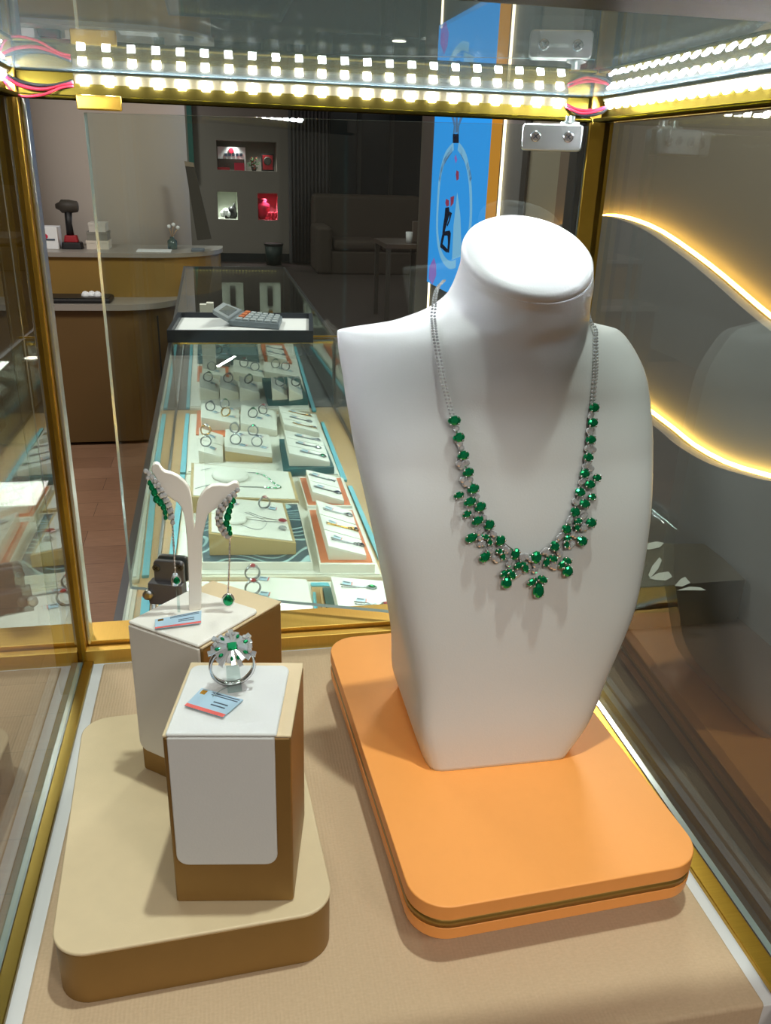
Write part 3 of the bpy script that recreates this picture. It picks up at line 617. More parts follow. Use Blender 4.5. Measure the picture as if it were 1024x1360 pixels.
# ================================================================== WHAT STANDS IN THE CASE
# ---- orange block
oc = Vector((.092, .312, 0)); ang = math.radians(3.0)
ZO = .036
HS = (CAMH - ZO) / (CAMH - .024)
def oblock(z, ins): return [Vector((p.x * HS, p.y * HS, p.z)) for p in xf(rrect(-.008 + ins, -.003 + ins, .163 - ins, .272 - ins, .022 - ins, z, 10), (.092, .312), ang)]
t = thing('orange_plinth', 'orange leather block with a gold stripe under the white bust', 'plinth', (.17, .44, 0))
MB().prism(oblock(0, .022), oblock(.013, .022), smooth=True).build('inset_foot', BLACK, t)
MB().prism(oblock(.013, .0005), oblock(.0210, 0), smooth=True).build('lower_slab', ORANGE, t, bevel=.0008)
MB().prism(oblock(.0210, .0006), oblock(.0265, .0006), smooth=True).build('gold_stripe', STRIPE, t)
MB().prism(oblock(.0265, 0), oblock(ZO, 0), smooth=True).build('upper_slab', ORANGE, t, bevel=.0008)
# ---- white necklace bust
K = [
[0, .024, 0, .1633, .0485, .0485, .5075, .0945, .003, 14],
[1, .045, 0, .1633, .0545, .0632, .506, .091, .003, 12],
[2, .075, 0, .1633, .0570, .0755, .502, .083, .003, 10],
[3, .130, 0, .1633, .0680, .0951, .492, .066, .003, 7],
[4, .180, 0, .1633, .0795, .1006, .486, .053, .003, 5],
[5, .220, 0, .1633, .0889, .1030, .483, .043, .003, 2.9],
[6, .247, 0, .1633, .0935, .1010, .485, .0415, .003, 2.15],
[7, .2660, 0, .1650, .0978, .0950, .488, .0445, .004, 1.75],
[8, .2820, 1, .1650, .1002, .0850, .491, .0475, .006, 1.5],
[9, .2890, 2, .1643, .0995, .0781, .4925, .0490, .010, 1.42],
[10, .2955, 4, .1650, .0660, .0540, .491, .0485, .015, 1.6],
[11, .3030, 8, .1701, .0508, .0460, .487, .0460, .022, 2.],
[12, .3110, 14, .172, .0428, .0409, .483, .0435, .03, 2.],
[13, .3225, 22, .173, .04, .0389, .477, .04, .036, 2.],
[14, .334, 30, .17, .038, .038, .47, .038, .038, 2.]]
for r_ in K:
    r_[1] = CAMH + (r_[1] - CAMH) * HS
    for c_ in range(3, 9): r_[c_] *= HS
def kin(s):
    n = len(K); i = min(max(int(math.ceil(s)) - 1, 0), n - 2); u = s - i
    def sl(j, c):
        if j == 0: return K[1][c] - K[0][c]
        if j == n - 1: return K[-1][c] - K[-2][c]
        a, b = K[j][c] - K[j - 1][c], K[j + 1][c] - K[j][c]
        return 2 * a * b / (a + b) if a * b > 0 else 0
    return [(2 * u ** 3 - 3 * u ** 2 + 1) * K[i][c] + (u ** 3 - 2 * u ** 2 + u) * sl(i, c) + (-2 * u ** 3 + 3 * u ** 2) * K[i + 1][c] + (u ** 3 - u ** 2) * sl(i + 1, c) for c in range(10)]
def bring(k, m=96, f=1.0, dzn=0):
    _, zc, tilt, Xc, WL, WR, Yc, Df, Db, n = k; a = math.radians(tilt); P = []
    for j in range(m):
        th = 2 * PI * j / m; c, s = math.cos(th), math.sin(th); q = (abs(c) ** n + abs(s) ** n) ** (-1 / n) * f
        x = (WR if c > 0 else WL) * c * q; y = (-Df if s > 0 else Db) * abs(s) * q
        P.append(Vector((Xc + x, Yc + y * math.cos(a) - dzn * math.sin(a), zc + y * math.sin(a) + dzn * math.cos(a))))
    return P[::-1]
t = thing('necklace_bust', 'white leather necklace bust with a slanted round neck top on the orange block', 'bust', (.158, .445, ZO))
ss = [k / 10 for k in range(0, 139)]
RG = [bring(kin(s), 128) for s in ss]
def soften(RG):
    out = [[p.copy() for p in r] for r in RG]
    for k in range(len(RG)):
        s_ = ss[k]; w0 = max(0, min(1, (s_ - 6.5) / 1.5)) * max(0, min(1, (13.2 - s_) / 1.2))
        if w0 <= 0: continue
        lo, hi = max(0, k - 14), min(len(RG) - 1, k + 14)
        for i in range(128):
            th = 2 * PI * (127 - i) / 128; sn = math.sin(th)
            if sn <= 0: continue
            w = w0 * min(1, sn * 1.8); a = Vector((0, 0, 0)); tot = 0
            for j in range(lo, hi + 1):
                g_ = math.exp(-((j - k) / 7) ** 2); a += RG[j][i] * g_; tot += g_
            out[k][i] = RG[k][i].lerp(a / tot, w)
    return out
RG = soften(soften(RG))
b = MB(); b.rings(RG + [bring(kin(13.82), 128, .985)], cap0=True, cap1=True)
bust = b.build('torso', WHITE, t)
b = MB(); kk = K[14]; prof = [(.965, -.0045), (.985, -.0035), (1.0, -.0015), (1.0, .0005), (.985, .0022), (.95, .0034), (.85, .0046), (.6, .0054), (.25, .0058)]
b.rings([bring(kk, 128, f, d) for f, d in prof], cap0=True, cap1=True); b.build('neck_cap', WHITE, t)
# surface lookup for laying the necklace on the chest
tv = [p for r in RG for p in r]
tf = []
for k in range(len(ss) - 1):
    for i in range(128): j = (i + 1) % 128; tf.append((k * 128 + i, k * 128 + j, (k + 1) * 128 + j, (k + 1) * 128 + i))
bvh = BVHTree.FromPolygons(tv, tf)
def chest(px, py, off=.002):
    d = ray(px, py).normalized(); loc, n, _, _ = bvh.ray_cast(CAM, d)
    if loc is None: loc, n, _, _ = bvh.find_nearest(CAM + d * .47)
    if n.dot(d) > 0: n = -n
    return loc + n * off, n
def frame(px, py, deg, off):
    p, n = chest(px, py, off); a = math.radians(deg)
    q, _ = chest(px + 4 * math.cos(a), py + 4 * math.sin(a), off)
    y = (q - p); y = (y - n * y.dot(n)).normalized(); x = y.cross(n).normalized(); return p, x, y, n
zp = lambda x, y: (560 + x / 3.938, 540 + y / 3.938)
EM = [ # x, y (zoomed), length px, width px, angle of the pointed end
(168, 70, 14, 10.5, 175), (190, 158, 13, 10.5, 170), (213, 250, 13, 10, 165), (237, 337, 13, 10, 160), (262, 425, 14, 10.5, 155), (187, 458, 12, 7.5, 160),
(245, 492, 15, 10, 158), (298, 519, 14, 10.5, 152), (229, 556, 11, 8, 152), (284, 590, 14.5, 10, 150), (344, 612, 13, 11, 140), (252, 678, 14.5, 10.5, 335),
(326, 672, 11, 6, 10), (347, 698, 9.5, 6, 80), (402, 693, 13, 11, 130), (322, 777, 14.5, 11, 320), (398, 747, 10, 6, 10), (415, 772, 11, 6.5, 75),
(480, 762, 14, 10, 110), (425, 861, 12, 8, 320), (461, 868, 14, 9, 60), (434, 910, 14, 13, 275), (497, 819, 12, 8, 330), (532, 832, 13.5, 8, 70),
(588, 780, 15, 13, 90), (567, 906, 13, 8, 325), (622, 893, 14, 8.5, 30), (600, 950, 19, 13.5, 270), (642, 803, 12, 8, 285), (678, 785, 12, 8, 30),
(722, 815, 11, 8.5, 300), (750, 797, 12.5, 8, 25), (752, 850, 13.5, 13, 270), (685, 720, 13.5, 10.5, 240), (753, 678, 10, 7, 350), (745, 710, 10.5, 7, 260),
(826, 694, 13.5, 11.5, 210), (745, 633, 12.5, 10.5, 215), (806, 592, 10.5, 7.5, 350), (798, 622, 10.5, 7, 250), (873, 600, 13.5, 11, 15), (790, 545, 12.5, 11, 215),
(840, 502, 14, 10, 15), (877, 467, 10.5, 8, 190), (816, 442, 13, 10.5, 20), (866, 402, 13.5, 10, 15), (902, 368, 11, 8.5, 10), (838, 345, 12.5, 10.5, 15),
(857, 260, 13, 9.5, 10), (869, 170, 13, 10, 5), (877, 82, 13, 10.5, 5), (884, 2, 13, 10.5, 0)]
nk = thing('necklace', 'emerald and diamond necklace with a pear drop hanging on the white bust', 'necklace', chest(*zp(588, 780))[0])
S = 1 / 2130.
setting = MB()
for (x, y, ln, wd, a) in EM:
    px, py = zp(x, y); p, ax, ay, n = frame(px, py, a, .0035)
    MB().gem(p, ax, ay, n, wd * S * .58, ln * S * .57, 0, 10, .3).build('emerald', EMER, nk)
    setting.lathe([(wd * S * .36, -.0028), (wd * S * .46, -.0006)], p, 8, 0, (ax, ay, n))
    for q in (40, 140, 220, 320):
        e = ax * math.cos(math.radians(q)) * wd * S * .5 + ay * math.sin(math.radians(q)) * ln * S * .5; setting.ball(p + e + n * .0006, .00075, 0, 6)
DI = [(178, 112), (196, 190), (203, 212), (190, 292), (212, 297), (230, 288), (205, 308), (208, 378), (228, 388), (248, 378), (238, 400), (222, 398), (282, 465), (272, 478), (278, 560), (320, 575), (306, 640), (292, 652),
      (360, 655), (372, 662), (300, 712), (312, 708), (345, 738), (352, 745), (375, 785), (385, 795), (430, 735), (440, 745), (448, 815), (455, 800), (490, 868), (500, 860), (512, 775), (525, 772), (540, 776), (518, 788),
      (585, 820), (588, 838), (582, 850), (632, 752), (650, 760), (640, 745), (708, 752), (715, 765), (672, 825), (685, 832), (678, 815), (708, 680), (720, 668), (782, 660), (795, 668), (775, 712), (768, 722), (760, 595), (768, 580),
      (835, 570), (845, 560), (838, 620), (830, 632), (845, 630), (790, 490), (800, 500), (822, 392), (832, 385), (840, 308), (858, 300), (875, 320), (865, 310), (852, 215), (870, 210), (885, 222), (865, 228), (860, 125), (872, 120), (868, 138), (872, 38), (868, 50), (300, 680), (560, 790), (818, 590)]
for (x, y) in DI:
    px, py = zp(x, y); p, ax, ay, n = frame(px, py, random.uniform(0, 360), .003)
    MB().gem(p, ax, ay, n, .0019, .0019, 0, 8).build('diamond', DIAM, nk)
    setting.lathe([(.001, -.0024), (.0015, -.0004)], p, 6, 0, (ax, ay, n))
# backbone under the stones
bb = [(168, 70), (186, 158), (208, 250), (234, 337), (268, 425), (300, 519), (345, 612), (402, 690), (470, 745), (530, 770), (588, 772), (645, 750), (700, 712), (748, 640), (792, 545), (820, 442), (840, 345), (858, 260), (869, 170), (877, 82), (884, 2)]
setting.tube(spline([chest(*zp(*q), .0012)[0] for q in bb], 6), .0008, 6)
setting.build('setting', SILVER, nk)
for side, pts in (('l', [(591, 371, .500), (583, 380, .492), (578, 392, .482), (576.5, 408, .472), (576.8, 424), (577.8, 438), (580, 455), (584, 477), (588, 500), (593, 522), (599, 545), (602, 556)]), ('r', [(777, 407, .490), (782, 417, .482), (785, 428, .470), (786.5, 440), (787, 450), (787.5, 470), (787.5, 490), (786, 510), (785, 528), (784.5, 538)])):
    Q = []
    for q in pts: Q.append(chest(q[0], q[1], .0022)[0] if len(q) == 2 else ony(q[0], q[1], q[2] * HS))
    Q = spline(Q, 10); g = MB(); acc = 0; last = Q[0]; k = 0
    for p in Q[1:]:
        acc += (p - last).length; last = p
        if acc > .0017:
            acc = 0; _, n = (bvh.find_nearest(p)[0], bvh.find_nearest(p)[1]); v = (CAM - p).normalized()
            n = (n if n.dot(v) > 0 else -n); n = (n + v * .4).normalized(); ax = n.cross(Vector((0, 0, 1))).normalized(); ay = n.cross(ax)
            for sgn in (-1, 1): g.gem(p + ax * (.00095 * sgn), ax, ay, n, .0009, .0009, 0, 6)
    o = g.build('diamond_chain', DIAM, nk); o['kind'] = 'stuff'

# ---- beige platform
pc = (-.0849, .3025); pa = math.radians(3.2)
def plat(z, ins): return xf(rrect(-.0085 + ins, -.001 + ins, .1275 - ins, .185 - ins, .017 - ins, z, 10), pc, pa)
t = thing('beige_platform', 'low gold beige leather platform with rounded corners under both small stands', 'platform', (-.03, .395, 0))
MB().prism(plat(0, .0006), plat(.0315, .0006), smooth=True).build('body', BEIGESIDE, t, bevel=.0006)
MB().prism(plat(.0318, 0), plat(.034, 0), smooth=True).build('top', BEIGE, t, bevel=.0009)
ZP, ZS = .034, .1365
def stand(name, label, A, B, D, zb, zt, tp, fp, mats):
    """A front left, B front right, D back right (plan); tp = pad on top, fp = pad on the front"""
    A, B, D = Vector(A), Vector(B), Vector(D); C = A + D - B
    t = thing(name, label, 'stand', ((A.x + D.x) / 2, (A.y + D.y) / 2, zb))
    q = lambda P, z: [Vector((p.x, p.y, z)) for p in P]
    MB().prism(q((A, B, D, C), zb), q((A, B, D, C), zt - .0015)).build('body', BEIGESIDE, t, bevel=.0015)
    MB().prism(q((A, B, D, C), zt - .0015), q((A, B, D, C), zt)).build('top', BEIGE, t, bevel=.0006)
    return t, lambda u, v, z: A + (B - A) * u + (C - A) * v + Vector((0, 0, z)), A, B, C
# front stand carrying the ring
SA, SB, SD = (-.0365, .3253, 0), (.0218, .3168, 0), (.0330, .3770, 0)
t, sp, A, B, C = stand('ring_stand', 'gold beige block stand with a white leather pad carrying the flower ring', SA, SB, SD, ZP, ZS, None, None, None)
ux = (B - A).normalized(); uy = (C - A).normalized(); W = (B - A).length; Dp = (C - A).length
def sl(P, o=0): return [A + ux * p.x + uy * p.y + Vector((0, 0, p.z)) for p in P]
pad = rrect(.002, -.0016, .0525, .0555, .005, ZS, 6); pad2 = [Vector((p.x, p.y, ZS + .0022)) for p in pad]
for P in (pad, pad2):
    for p in P:
        if p.y < .01: p.y = -.0016; p.x = .002 if p.x < .02 else .0525
def dedupe(P):
    o = []
    for p in P:
        if not o or (p - o[-1]).length > 1e-5: o.append(p)
    if (o[0] - o[-1]).length < 1e-5: o.pop()
    return o
MB().prism(sl(dedupe(pad)), sl(dedupe(pad2))).build('top_pad', WHITE, t, bevel=.001)
fr = dedupe([p if p.y < .1 else Vector((.0025 if p.x < .02 else .0515, .1365, 0)) for p in rrect(.0025, .0605, .0515, .1365, .006, 0, 6)])
f0 = [A + ux * p.x - uy * .0 + Vector((0, 0, p.y)) for p in fr]; f1 = [p - uy * .002 for p in f0]
MB().prism(f0, f1).build('front_pad', WHITE, t, bevel=.0008)
# rear stand carrying the earring tree
RA, RB, RD = (-.0605, .431, 0), (-.0198, .3985, 0), (.0262, .4455, 0)
t, sp2, A2, B2, C2 = stand('earring_stand', 'gold beige block stand turned on edge under the earring tree', RA, RB, RD, ZP, ZS, None, None, None)
vx = (B2 - A2).normalized(); vy = (C2 - A2).normalized(); W2 = (B2 - A2).length; D2 = (C2 - A2).length
def rl(P): return [A2 + vx * p.x + vy * p.y + Vector((0, 0, p.z)) for p in P]
pd = dedupe([p if p.y > .01 else Vector((.0008 if p.x < .02 else W2 - .0008, -.0016, p.z)) for p in rrect(.0008, -.0016, W2 - .0008, D2 * .72, .004, ZS, 6)])
MB().prism(rl(pd), rl([Vector((p.x, p.y, ZS + .0022)) for p in pd])).build('top_pad', PADW, t, bevel=.001)
fr = dedupe([p if p.y < .1 else Vector((.0008 if p.x < .02 else W2 - .0008, .1362, 0)) for p in rrect(.0008, .051, W2 - .0008, .1362, .006, 0, 6)])
f0 = [A2 + vx * p.x + Vector((0, 0, p.y)) for p in fr]; f1 = [p - vy * .002 for p in f0]
MB().prism(f0, f1).build('front_pad', PADW, t, bevel=.0008)
# ---- earring tree
YT = .4369
ez = lambda x, y: (180 + x / 5.913, 600 + y / 5.913)
out = [(125, 130), (135, 100), (160, 92), (185, 105), (205, 140), (230, 160), (280, 172), (330, 195), (380, 235), (420, 290), (435, 350), (445, 420), (452, 500), (455, 560), (462, 598), (470, 560), (475, 480), (485, 410), (510, 350), (550, 300), (600, 270), (660, 262), (720, 268), (750, 255), (775, 243), (800, 245), (815, 265), (818, 300), (790, 320), (740, 345), (690, 400), (645, 440), (600, 470), (570, 490), (550, 560), (530, 650), (522, 750), (520, 900), (518, 1050), (518, 1262), (420, 1262), (418, 1050), (412, 850), (405, 700), (395, 600), (380, 500), (360, 440), (330, 400), (290, 375), (250, 345), (215, 310), (180, 240), (150, 190), (128, 160)]
F = [ony(*ez(*p), YT) for p in out]; zlow = ZS + .0022
for p in F: p.z = max(p.z, zlow) if p.z > zlow + .004 else zlow
t = thing('earring_tree', 'cream Y-shaped earring tree on the rear block stand', 'earring holder', (-.0255, YT, zlow))
g = MB(); n = len(F); g.prism([p + Vector((0, .0045, 0)) for p in F], F); g.build('body', ACRYL, t, bevel=.0012)
# ---- the two earrings
YE = YT - .004
def eg(x, y, dy_=0): return ony(*ez(x, y), YE + dy_)
vN = Vector((0, -1, .25)).normalized(); vX = Vector((1, 0, 0)); vY = vN.cross(vX)
def earring(name, label, em, d1, d2, chain, drop, rdrop):
    t = thing(name, label, 'earring', eg(*em[0]))
    for k, (x, y, r) in enumerate(em): MB().gem(eg(x, y, -.0015), vX, vY, vN, r * .58, r * .72, 0, 10, .3).build('emerald', EMER, t)
    for k, (x, y) in enumerate(d1 + d2): MB().gem(eg(x, y, -.001 + .0006 * (k % 2)), vX, vY, vN, .0014, .0014, 0, 8).build('diamond', DIAM, t)
    g = MB()
    for D in (d1, d2, [(e[0], e[1]) for e in em]): g.tube(spline([eg(x, y, .001) for x, y in D], 4), .0011, 6)
    g.tube(spline([eg(x, y) for x, y in chain], 4), .00045, 5)
    for k in range(14):
        i = chain[0]; j = chain[-1]; q = k / 14; g.ball(eg(i[0] + (j[0] - i[0]) * q, i[1] + (j[1] - i[1]) * q), .0007, 0, 5)
    g.build('setting', SILVER, t)
    c = eg(*drop, -.001); MB().gem(c, vX, Vector((0, 0, 1)), vN, rdrop * .8, rdrop, 0, 12, .25).build('drop_emerald', EMER, t)
    MB().tube([c + Vector((rdrop * .86 * math.cos(a), .0006, rdrop * 1.02 * math.sin(a))) for a in [2 * PI * k / 20 for k in range(20)]], 0.0006, 6, closed=True).build('drop_halo', SILVER, t)
    return t
eL = earring('earring', 'emerald and diamond drop earring on the left arm of the tree, price tag below it',
    [(110, 245, .0022), (128, 280, .0028), (148, 320, .0032), (165, 372, .0034), (196, 400, .0032), (220, 436, .0028), (232, 476, .0024), (236, 518, .002)],
    [(80, 152), (104, 170), (130, 198), (155, 228), (180, 262), (204, 300), (228, 340), (250, 378), (268, 415), (282, 460), (290, 510), (292, 558)],
    [(98, 205), (122, 232), (150, 268), (178, 310), (205, 345), (232, 385), (252, 425), (266, 470), (272, 520)],
    [(290, 575), (298, 700), (305, 850), (312, 965)], (322, 1012), .0024)
MB().tube([eg(312, 962), eg(308, 1000, .001), eg(310, 1050)], [.0014, .0022, .0018], 8).build('drop_cap', DIAM, eL)
q0, q1, q2, q3 = eg(318, 1060), eg(340, 1060), eg(352, 1262), eg(330, 1262)
MB().prism([q3, q2, q1, q0], [p + Vector((0, .0005, 0)) for p in (q3, q2, q1, q0)]).build('plastic_loop', CLEAR, eL)
eR = earring('earring', 'emerald and diamond drop earring on the right arm, its emerald drop hanging free', 
    [(770, 385, .0024), (750, 425, .0028), (735, 465, .0032), (723, 510, .0038), (715, 560, .0032), (735, 600, .0028), (745, 640, .0022)],
    [(802, 300), (770, 328), (735, 352), (702, 388), (668, 428), (648, 470), (640, 520), (648, 570), (668, 612), (692, 648), (722, 672)],
    [(780, 345), (745, 370), (715, 410), (690, 450), (672, 498), (674, 545), (690, 590), (710, 630), (738, 662)],
    [(742, 685), (737, 850), (732, 1000), (726, 1105)], (728, 1168), .0037)
def price_tag(name, quad, z, par, mark=True):
    """front left, front right, back right, back left pixels of a card lying at height z"""
    P = [onz(*p, z) for p in quad]
    o = MB().prism(P, [p + Vector((0, 0, .0006)) for p in P]).build(name, TAGB, par)
    q = lambda u, v, dz_: (P[0].lerp(P[1], u)).lerp(P[3].lerp(P[2], u), v) + Vector((0, 0, .0006 + dz_))
    def patch(nm, u0, u1, v0, v1, m): MB().prism([q(u0, v0, 0), q(u1, v0, 0), q(u1, v1, 0), q(u0, v1, 0)], [q(u0, v0, .0001), q(u1, v0, .0001), q(u1, v1, .0001), q(u0, v1, .0001)]).build(nm, m, o)
    patch('red_edge', 0, 1, -.02, .13, TAGR)
    for v in (.35, .5): patch('print_line', .5, .85, v, v + .05, INK)
    for v in (.8, .9): patch('print_line', .32, .95, v, v + .04, INK)
    if mark: patch('yellow_mark', .06, .18, .72, .92, YELG)
    return o
price_tag('price_tag', ((206, 836), (267, 828), (267.5, 812), (206, 824)), zlow + .001, eL)
# ---- the flower ring, held by a clear clip
RC = Vector((-.0036, .3585, ZS + .0022)); rr = .0108
t = thing('flower_ring', 'diamond flower ring with a square emerald centre on the front white pad', 'ring', RC)
rx = Vector((.985, .12, 0)).normalized(); ry = Vector((-.12, .985, 0)); rz = Vector((0, 0, 1))
cc = RC + rz * (rr + .0006)
g = MB(); rs = []
for k in range(48):
    a = 2 * PI * k / 48; d = rx * math.cos(a) + rz * math.sin(a); w = .0013; th = .0007
    c = cc + d * rr; rs.append([c + d * th + ry * w, c - d * th + ry * w, c - d * th - ry * w, c + d * th - ry * w])
g.rings(rs + [rs[0]], 0, False, False, True); g.build('band', SILVER, t)
hc = cc + rz * (rr * 1.08) - ry * .003; hn = Vector((0, -.55, .84)).normalized(); hx = rx; hy = hn.cross(hx)
if hy.z < 0: hy = -hy
hd = MB()
for k in range(22):
    a = math.radians(k * 360 / 22 + 6); rad = .0088 + .0016 * (k % 3); d = hx * math.cos(a) + hy * (math.sin(a) * .85); s = d.cross(hn).normalized()
    p0, p1 = hc + d * .0026 + hn * .0012, hc + d * rad - hn * .0012
    ww0, ww1 = .0004, .0014
    MB().prism([p0 - s * ww0 - hn * .0006, p0 + s * ww0 - hn * .0006, p1 + s * ww1 - hn * .0006, p1 - s * ww1 - hn * .0006], [p0 - s * ww0 + hn * .0004, p0 + s * ww0 + hn * .0004, p1 + s * ww1 * .8 + hn * .0006, p1 - s * ww1 * .8 + hn * .0006]).build('baguette_petal', DIAM, t)
MB().prism([hc + hx * (.0027 * a) + hy * (.0023 * b) + hn * .0008 for a, b in ((-1, -1), (1, -1), (1, 1), (-1, 1))], [hc + hx * (.0019 * a) + hy * (.0016 * b) + hn * .0026 for a, b in ((-1, -1), (1, -1), (1, 1), (-1, 1))]).build('centre_emerald', EMER, t)
for a in (62, 125, 180, 215, 262, 285, 325, 20):
    d = hx * math.cos(math.radians(a)) + hy * math.sin(math.radians(a)) * .85; MB().gem(hc + d * .0072 + hn * .0006, d.cross(hn), d, hn, .0010, .0014, 0, 8, .3).build('small_emerald', EMER, t)
for a in (80, 100, 140, 40, 0, 350, 338, 160):
    d = hx * math.cos(math.radians(a)) + hy * math.sin(math.radians(a)) * .85; MB().gem(hc + d * .0085 + hn * .0006, d.cross(hn), d, hn, .0013, .0013, 0, 8).build('round_diamond', DIAM, t)
c = RC + Vector((0, -.001, 0)); g = MB(); g.prism([c + rx * -.0035 + ry * -.006, c + rx * .0035 + ry * -.006, c + rx * .0035 + ry * .003, c + rx * -.0035 + ry * .003], [c + rx * -.0032 + ry * -.0016 + rz * .012, c + rx * .0032 + ry * -.0016 + rz * .012, c + rx * .0032 + ry * .0 + rz * .012, c + rx * -.0032 + ry * .0 + rz * .012]); g.build('plastic_clip', CLEAR, t)
MB().tube(spline([RC + Vector((-.002, -.006, .003)), RC + Vector((-.006, -.01, .004)), RC + Vector((-.010, -.013, .0025))], 5), .0003, 5).build('tag_thread', CLEAR, t)
price_tag('price_tag', ((245.5, 938), (296.5, 953.5), (323, 930.5), (268, 915)), ZS + .003, t)
# ================================================================== THE LONG SHOWCASE COUNTER BEHIND
def KK(x, y, z): return Vector((x - .0145 * y, y, z))
def kbox(lo, hi, m=0, g=None):
    g = g or MB(); (x0, y0, z0), (x1, y1, z1) = lo, hi
    return g.prism([KK(x0, y0, z0), KK(x1, y0, z0), KK(x1, y1, z0), KK(x0, y1, z0)], [KK(x0, y0, z1), KK(x1, y0, z1), KK(x1, y1, z1), KK(x0, y1, z1)], m)
KX0, KX1, ZG, ZD = -.130, .377, -.12, -.345
def showcase(label, y0, y1, deck):
    t = thing('showcase_counter', label, 'showcase', KK(.12, (y0 + y1) / 2, FLZ), 'showcase counters in one line')
    kbox((KX0, y0, FLZ), (KX1, y1, ZD - .03)).build('body', DESKB, t)
    kbox((KX0 + .002, y0, ZD - .03), (KX1 - .002, y1, ZD)).build('deck', deck, t)
    for x in (KX0, KX1 - .010):
        kbox((x, y0, ZG - .012), (x + .010, y1, ZG)).build('top_rail', DKMETAL, t)
        for y in (y0, y1 - .012): kbox((x, y, ZD), (x + .010, y + .012, ZG - .012)).build('corner_post', DKMETAL, t)
        kbox((x, y0, ZD), (x + .010, y1, ZD + .012)).build('bottom_rail', DKMETAL, t)
    for y in (y0, y1 - .008): kbox((KX0 + .01, y, ZG - .012), (KX1 - .01, y + .008, ZG)).build('end_rail', DKMETAL, t)
    def kp(nm, lo, hi):
        (x0, a, z0), (x1, b, z1) = lo, hi
        pane(nm, [KK(x0, a, z0), KK(x1, a, z0), KK(x1, b, z0), KK(x0, b, z0)], [KK(x0, a, z1), KK(x1, a, z1), KK(x1, b, z1), KK(x0, b, z1)], None, t)
    kp('top_pane', (KX0 + .009, y0 + .008, ZG - .006), (KX1 - .009, y1 - .008, ZG - .001))
    kp('side_pane', (KX0 + .003, y0 + .012, ZD + .012), (KX0 + .007, y1 - .012, ZG - .012))
    kp('side_pane', (KX1 - .007, y0 + .012, ZD + .012), (KX1 - .003, y1 - .012, ZG - .012))
    return t
near = showcase('nearer glass showcase counter full of pale jewellery trays behind the case', .70, 2.60, TAN)
far = showcase('farther darker showcase counter beyond the calculator tray', 2.61, 4.47, pbr('dark_deck', '4a4a4c', .6))
kbox((KX0, 2.6005, ZG - .02), (KX1 + .004, 2.6095, ZG + .004)).build('joint_trim', GOLD, near)
def kspan(name, lab, px0, px1, y0, y1, m, h=.004):
    pass
for (x, e) in ((KX0 + .016, 1), (KX1 - .016, -1)):             # lighting strips under the top rails
    for (ya, yb, pw) in ((.74, 2.56, 3.8), (2.66, 4.42, .9)):
        c = KK(x, (ya + yb) / 2, ZG - .016)
        area('showcase_light', c, .008, yb - ya, pw, (0, math.radians(-40 * e), 0), (.95, .98, 1))
# far end LED row
g = MB()
for k in range(26): p = KK(KX0 + .05 + k * (KX1 - KX0 - .1) / 25, 4.455, ZG - .018); g.box(p - Vector((.003, .003, .003)), p + Vector((.003, .003, .003)))
s = g.build('led_row', emi('dim_yellow_led', 'e8d070', 1.6), far); s['kind'] = 'stuff'
# ---- helpers for the trays; all stand on the deck
def qz(pts, z): return [onz(px, py, z) for px, py in pts]
def tray(name, label, quad, z0, z1, rim, floor, cat='tray', rimw=.006, lip=.006, floorm=None):
    """quad: front left, front right, back right, back left at the rim"""
    t_, Q = None, qz(quad, z1); c = sum(Q, Vector()) / 4
    t = thing(name, label, cat, (c.x, c.y, z0))
    dn_ = lambda P, z: [Vector((p.x, p.y, z)) for p in P]
    ins = [p + (c - p).normalized() * rimw * 1.4 for p in Q]
    MB().prism(dn_(Q, z0), dn_(Q, z1 - lip)).build('body', rim, t)
    g = MB()
    for i in range(4):
        j = (i + 1) % 4; g.prism(dn_([Q[i], Q[j], ins[j], ins[i]], z1 - lip), dn_([Q[i], Q[j], ins[j], ins[i]], z1))
    g.build('rim', rim, t)
    MB().prism(dn_(ins, z1 - lip), dn_(ins, z1 - lip + .0015)).build('lining', floor, t)
    return t
RIS = {}
def riser(key, label, top, hl, hr, zb, body=TRAYW, padm=PADW, rows=1, slab=.004, inset=.0):
    """top: front left, front right, back right, back left pixels of the sloping face (high on the left)"""
    zs = (zb + hl, zb + hr, zb + hr, zb + hl); Q = [onz(px, py, z) for (px, py), z in zip(top, zs)]
    c = sum(Q, Vector()) / 4
    t = thing('display_riser', label, 'display stand', (c.x, c.y, zb))
    B = [Vector((p.x, p.y, zb)) for p in Q]; dn_ = Vector((0, 0, slab))
    MB().prism(B, [p - dn_ for p in Q]).build('body', body, t)
    q = lambda u, v: (Q[0].lerp(Q[1], u)).lerp(Q[3].lerp(Q[2], u), v)
    e = inset
    for k in range(rows):
        v0, v1 = e + (1 - 2 * e) * (k / rows) + (.008 if k else 0), e + (1 - 2 * e) * ((k + 1) / rows) - (.008 if k < rows - 1 else 0)
        P = [q(e, v0), q(1 - e, v0), q(1 - e, v1), q(e, v1)]
        MB().prism([p - dn_ for p in P], P).build('pad', padm, t)
    if e: MB().prism([p - dn_ for p in Q], [p - dn_ * .4 for p in Q]).build('frame', body, t)
    X = (Q[1] - Q[0]).normalized(); Y = (Q[3] - Q[0]); N = X.cross(Y).normalized(); Y = N.cross(X)
    RIS[key] = (q, X, Y, N); return t
def place(o, key, u, v, rz=0, sc=1, lift=.0004):
    q, X, Y, N = RIS[key]; p = q(u, v) + N * lift; c, s = math.cos(rz), math.sin(rz)
    Xr, Yr = X * c + Y * s, Y * c - X * s
    o.matrix_world = Matrix.Translation(p) @ Matrix((Xr, Yr, N)).transposed().to_4x4() @ Matrix.Scale(sc, 4)
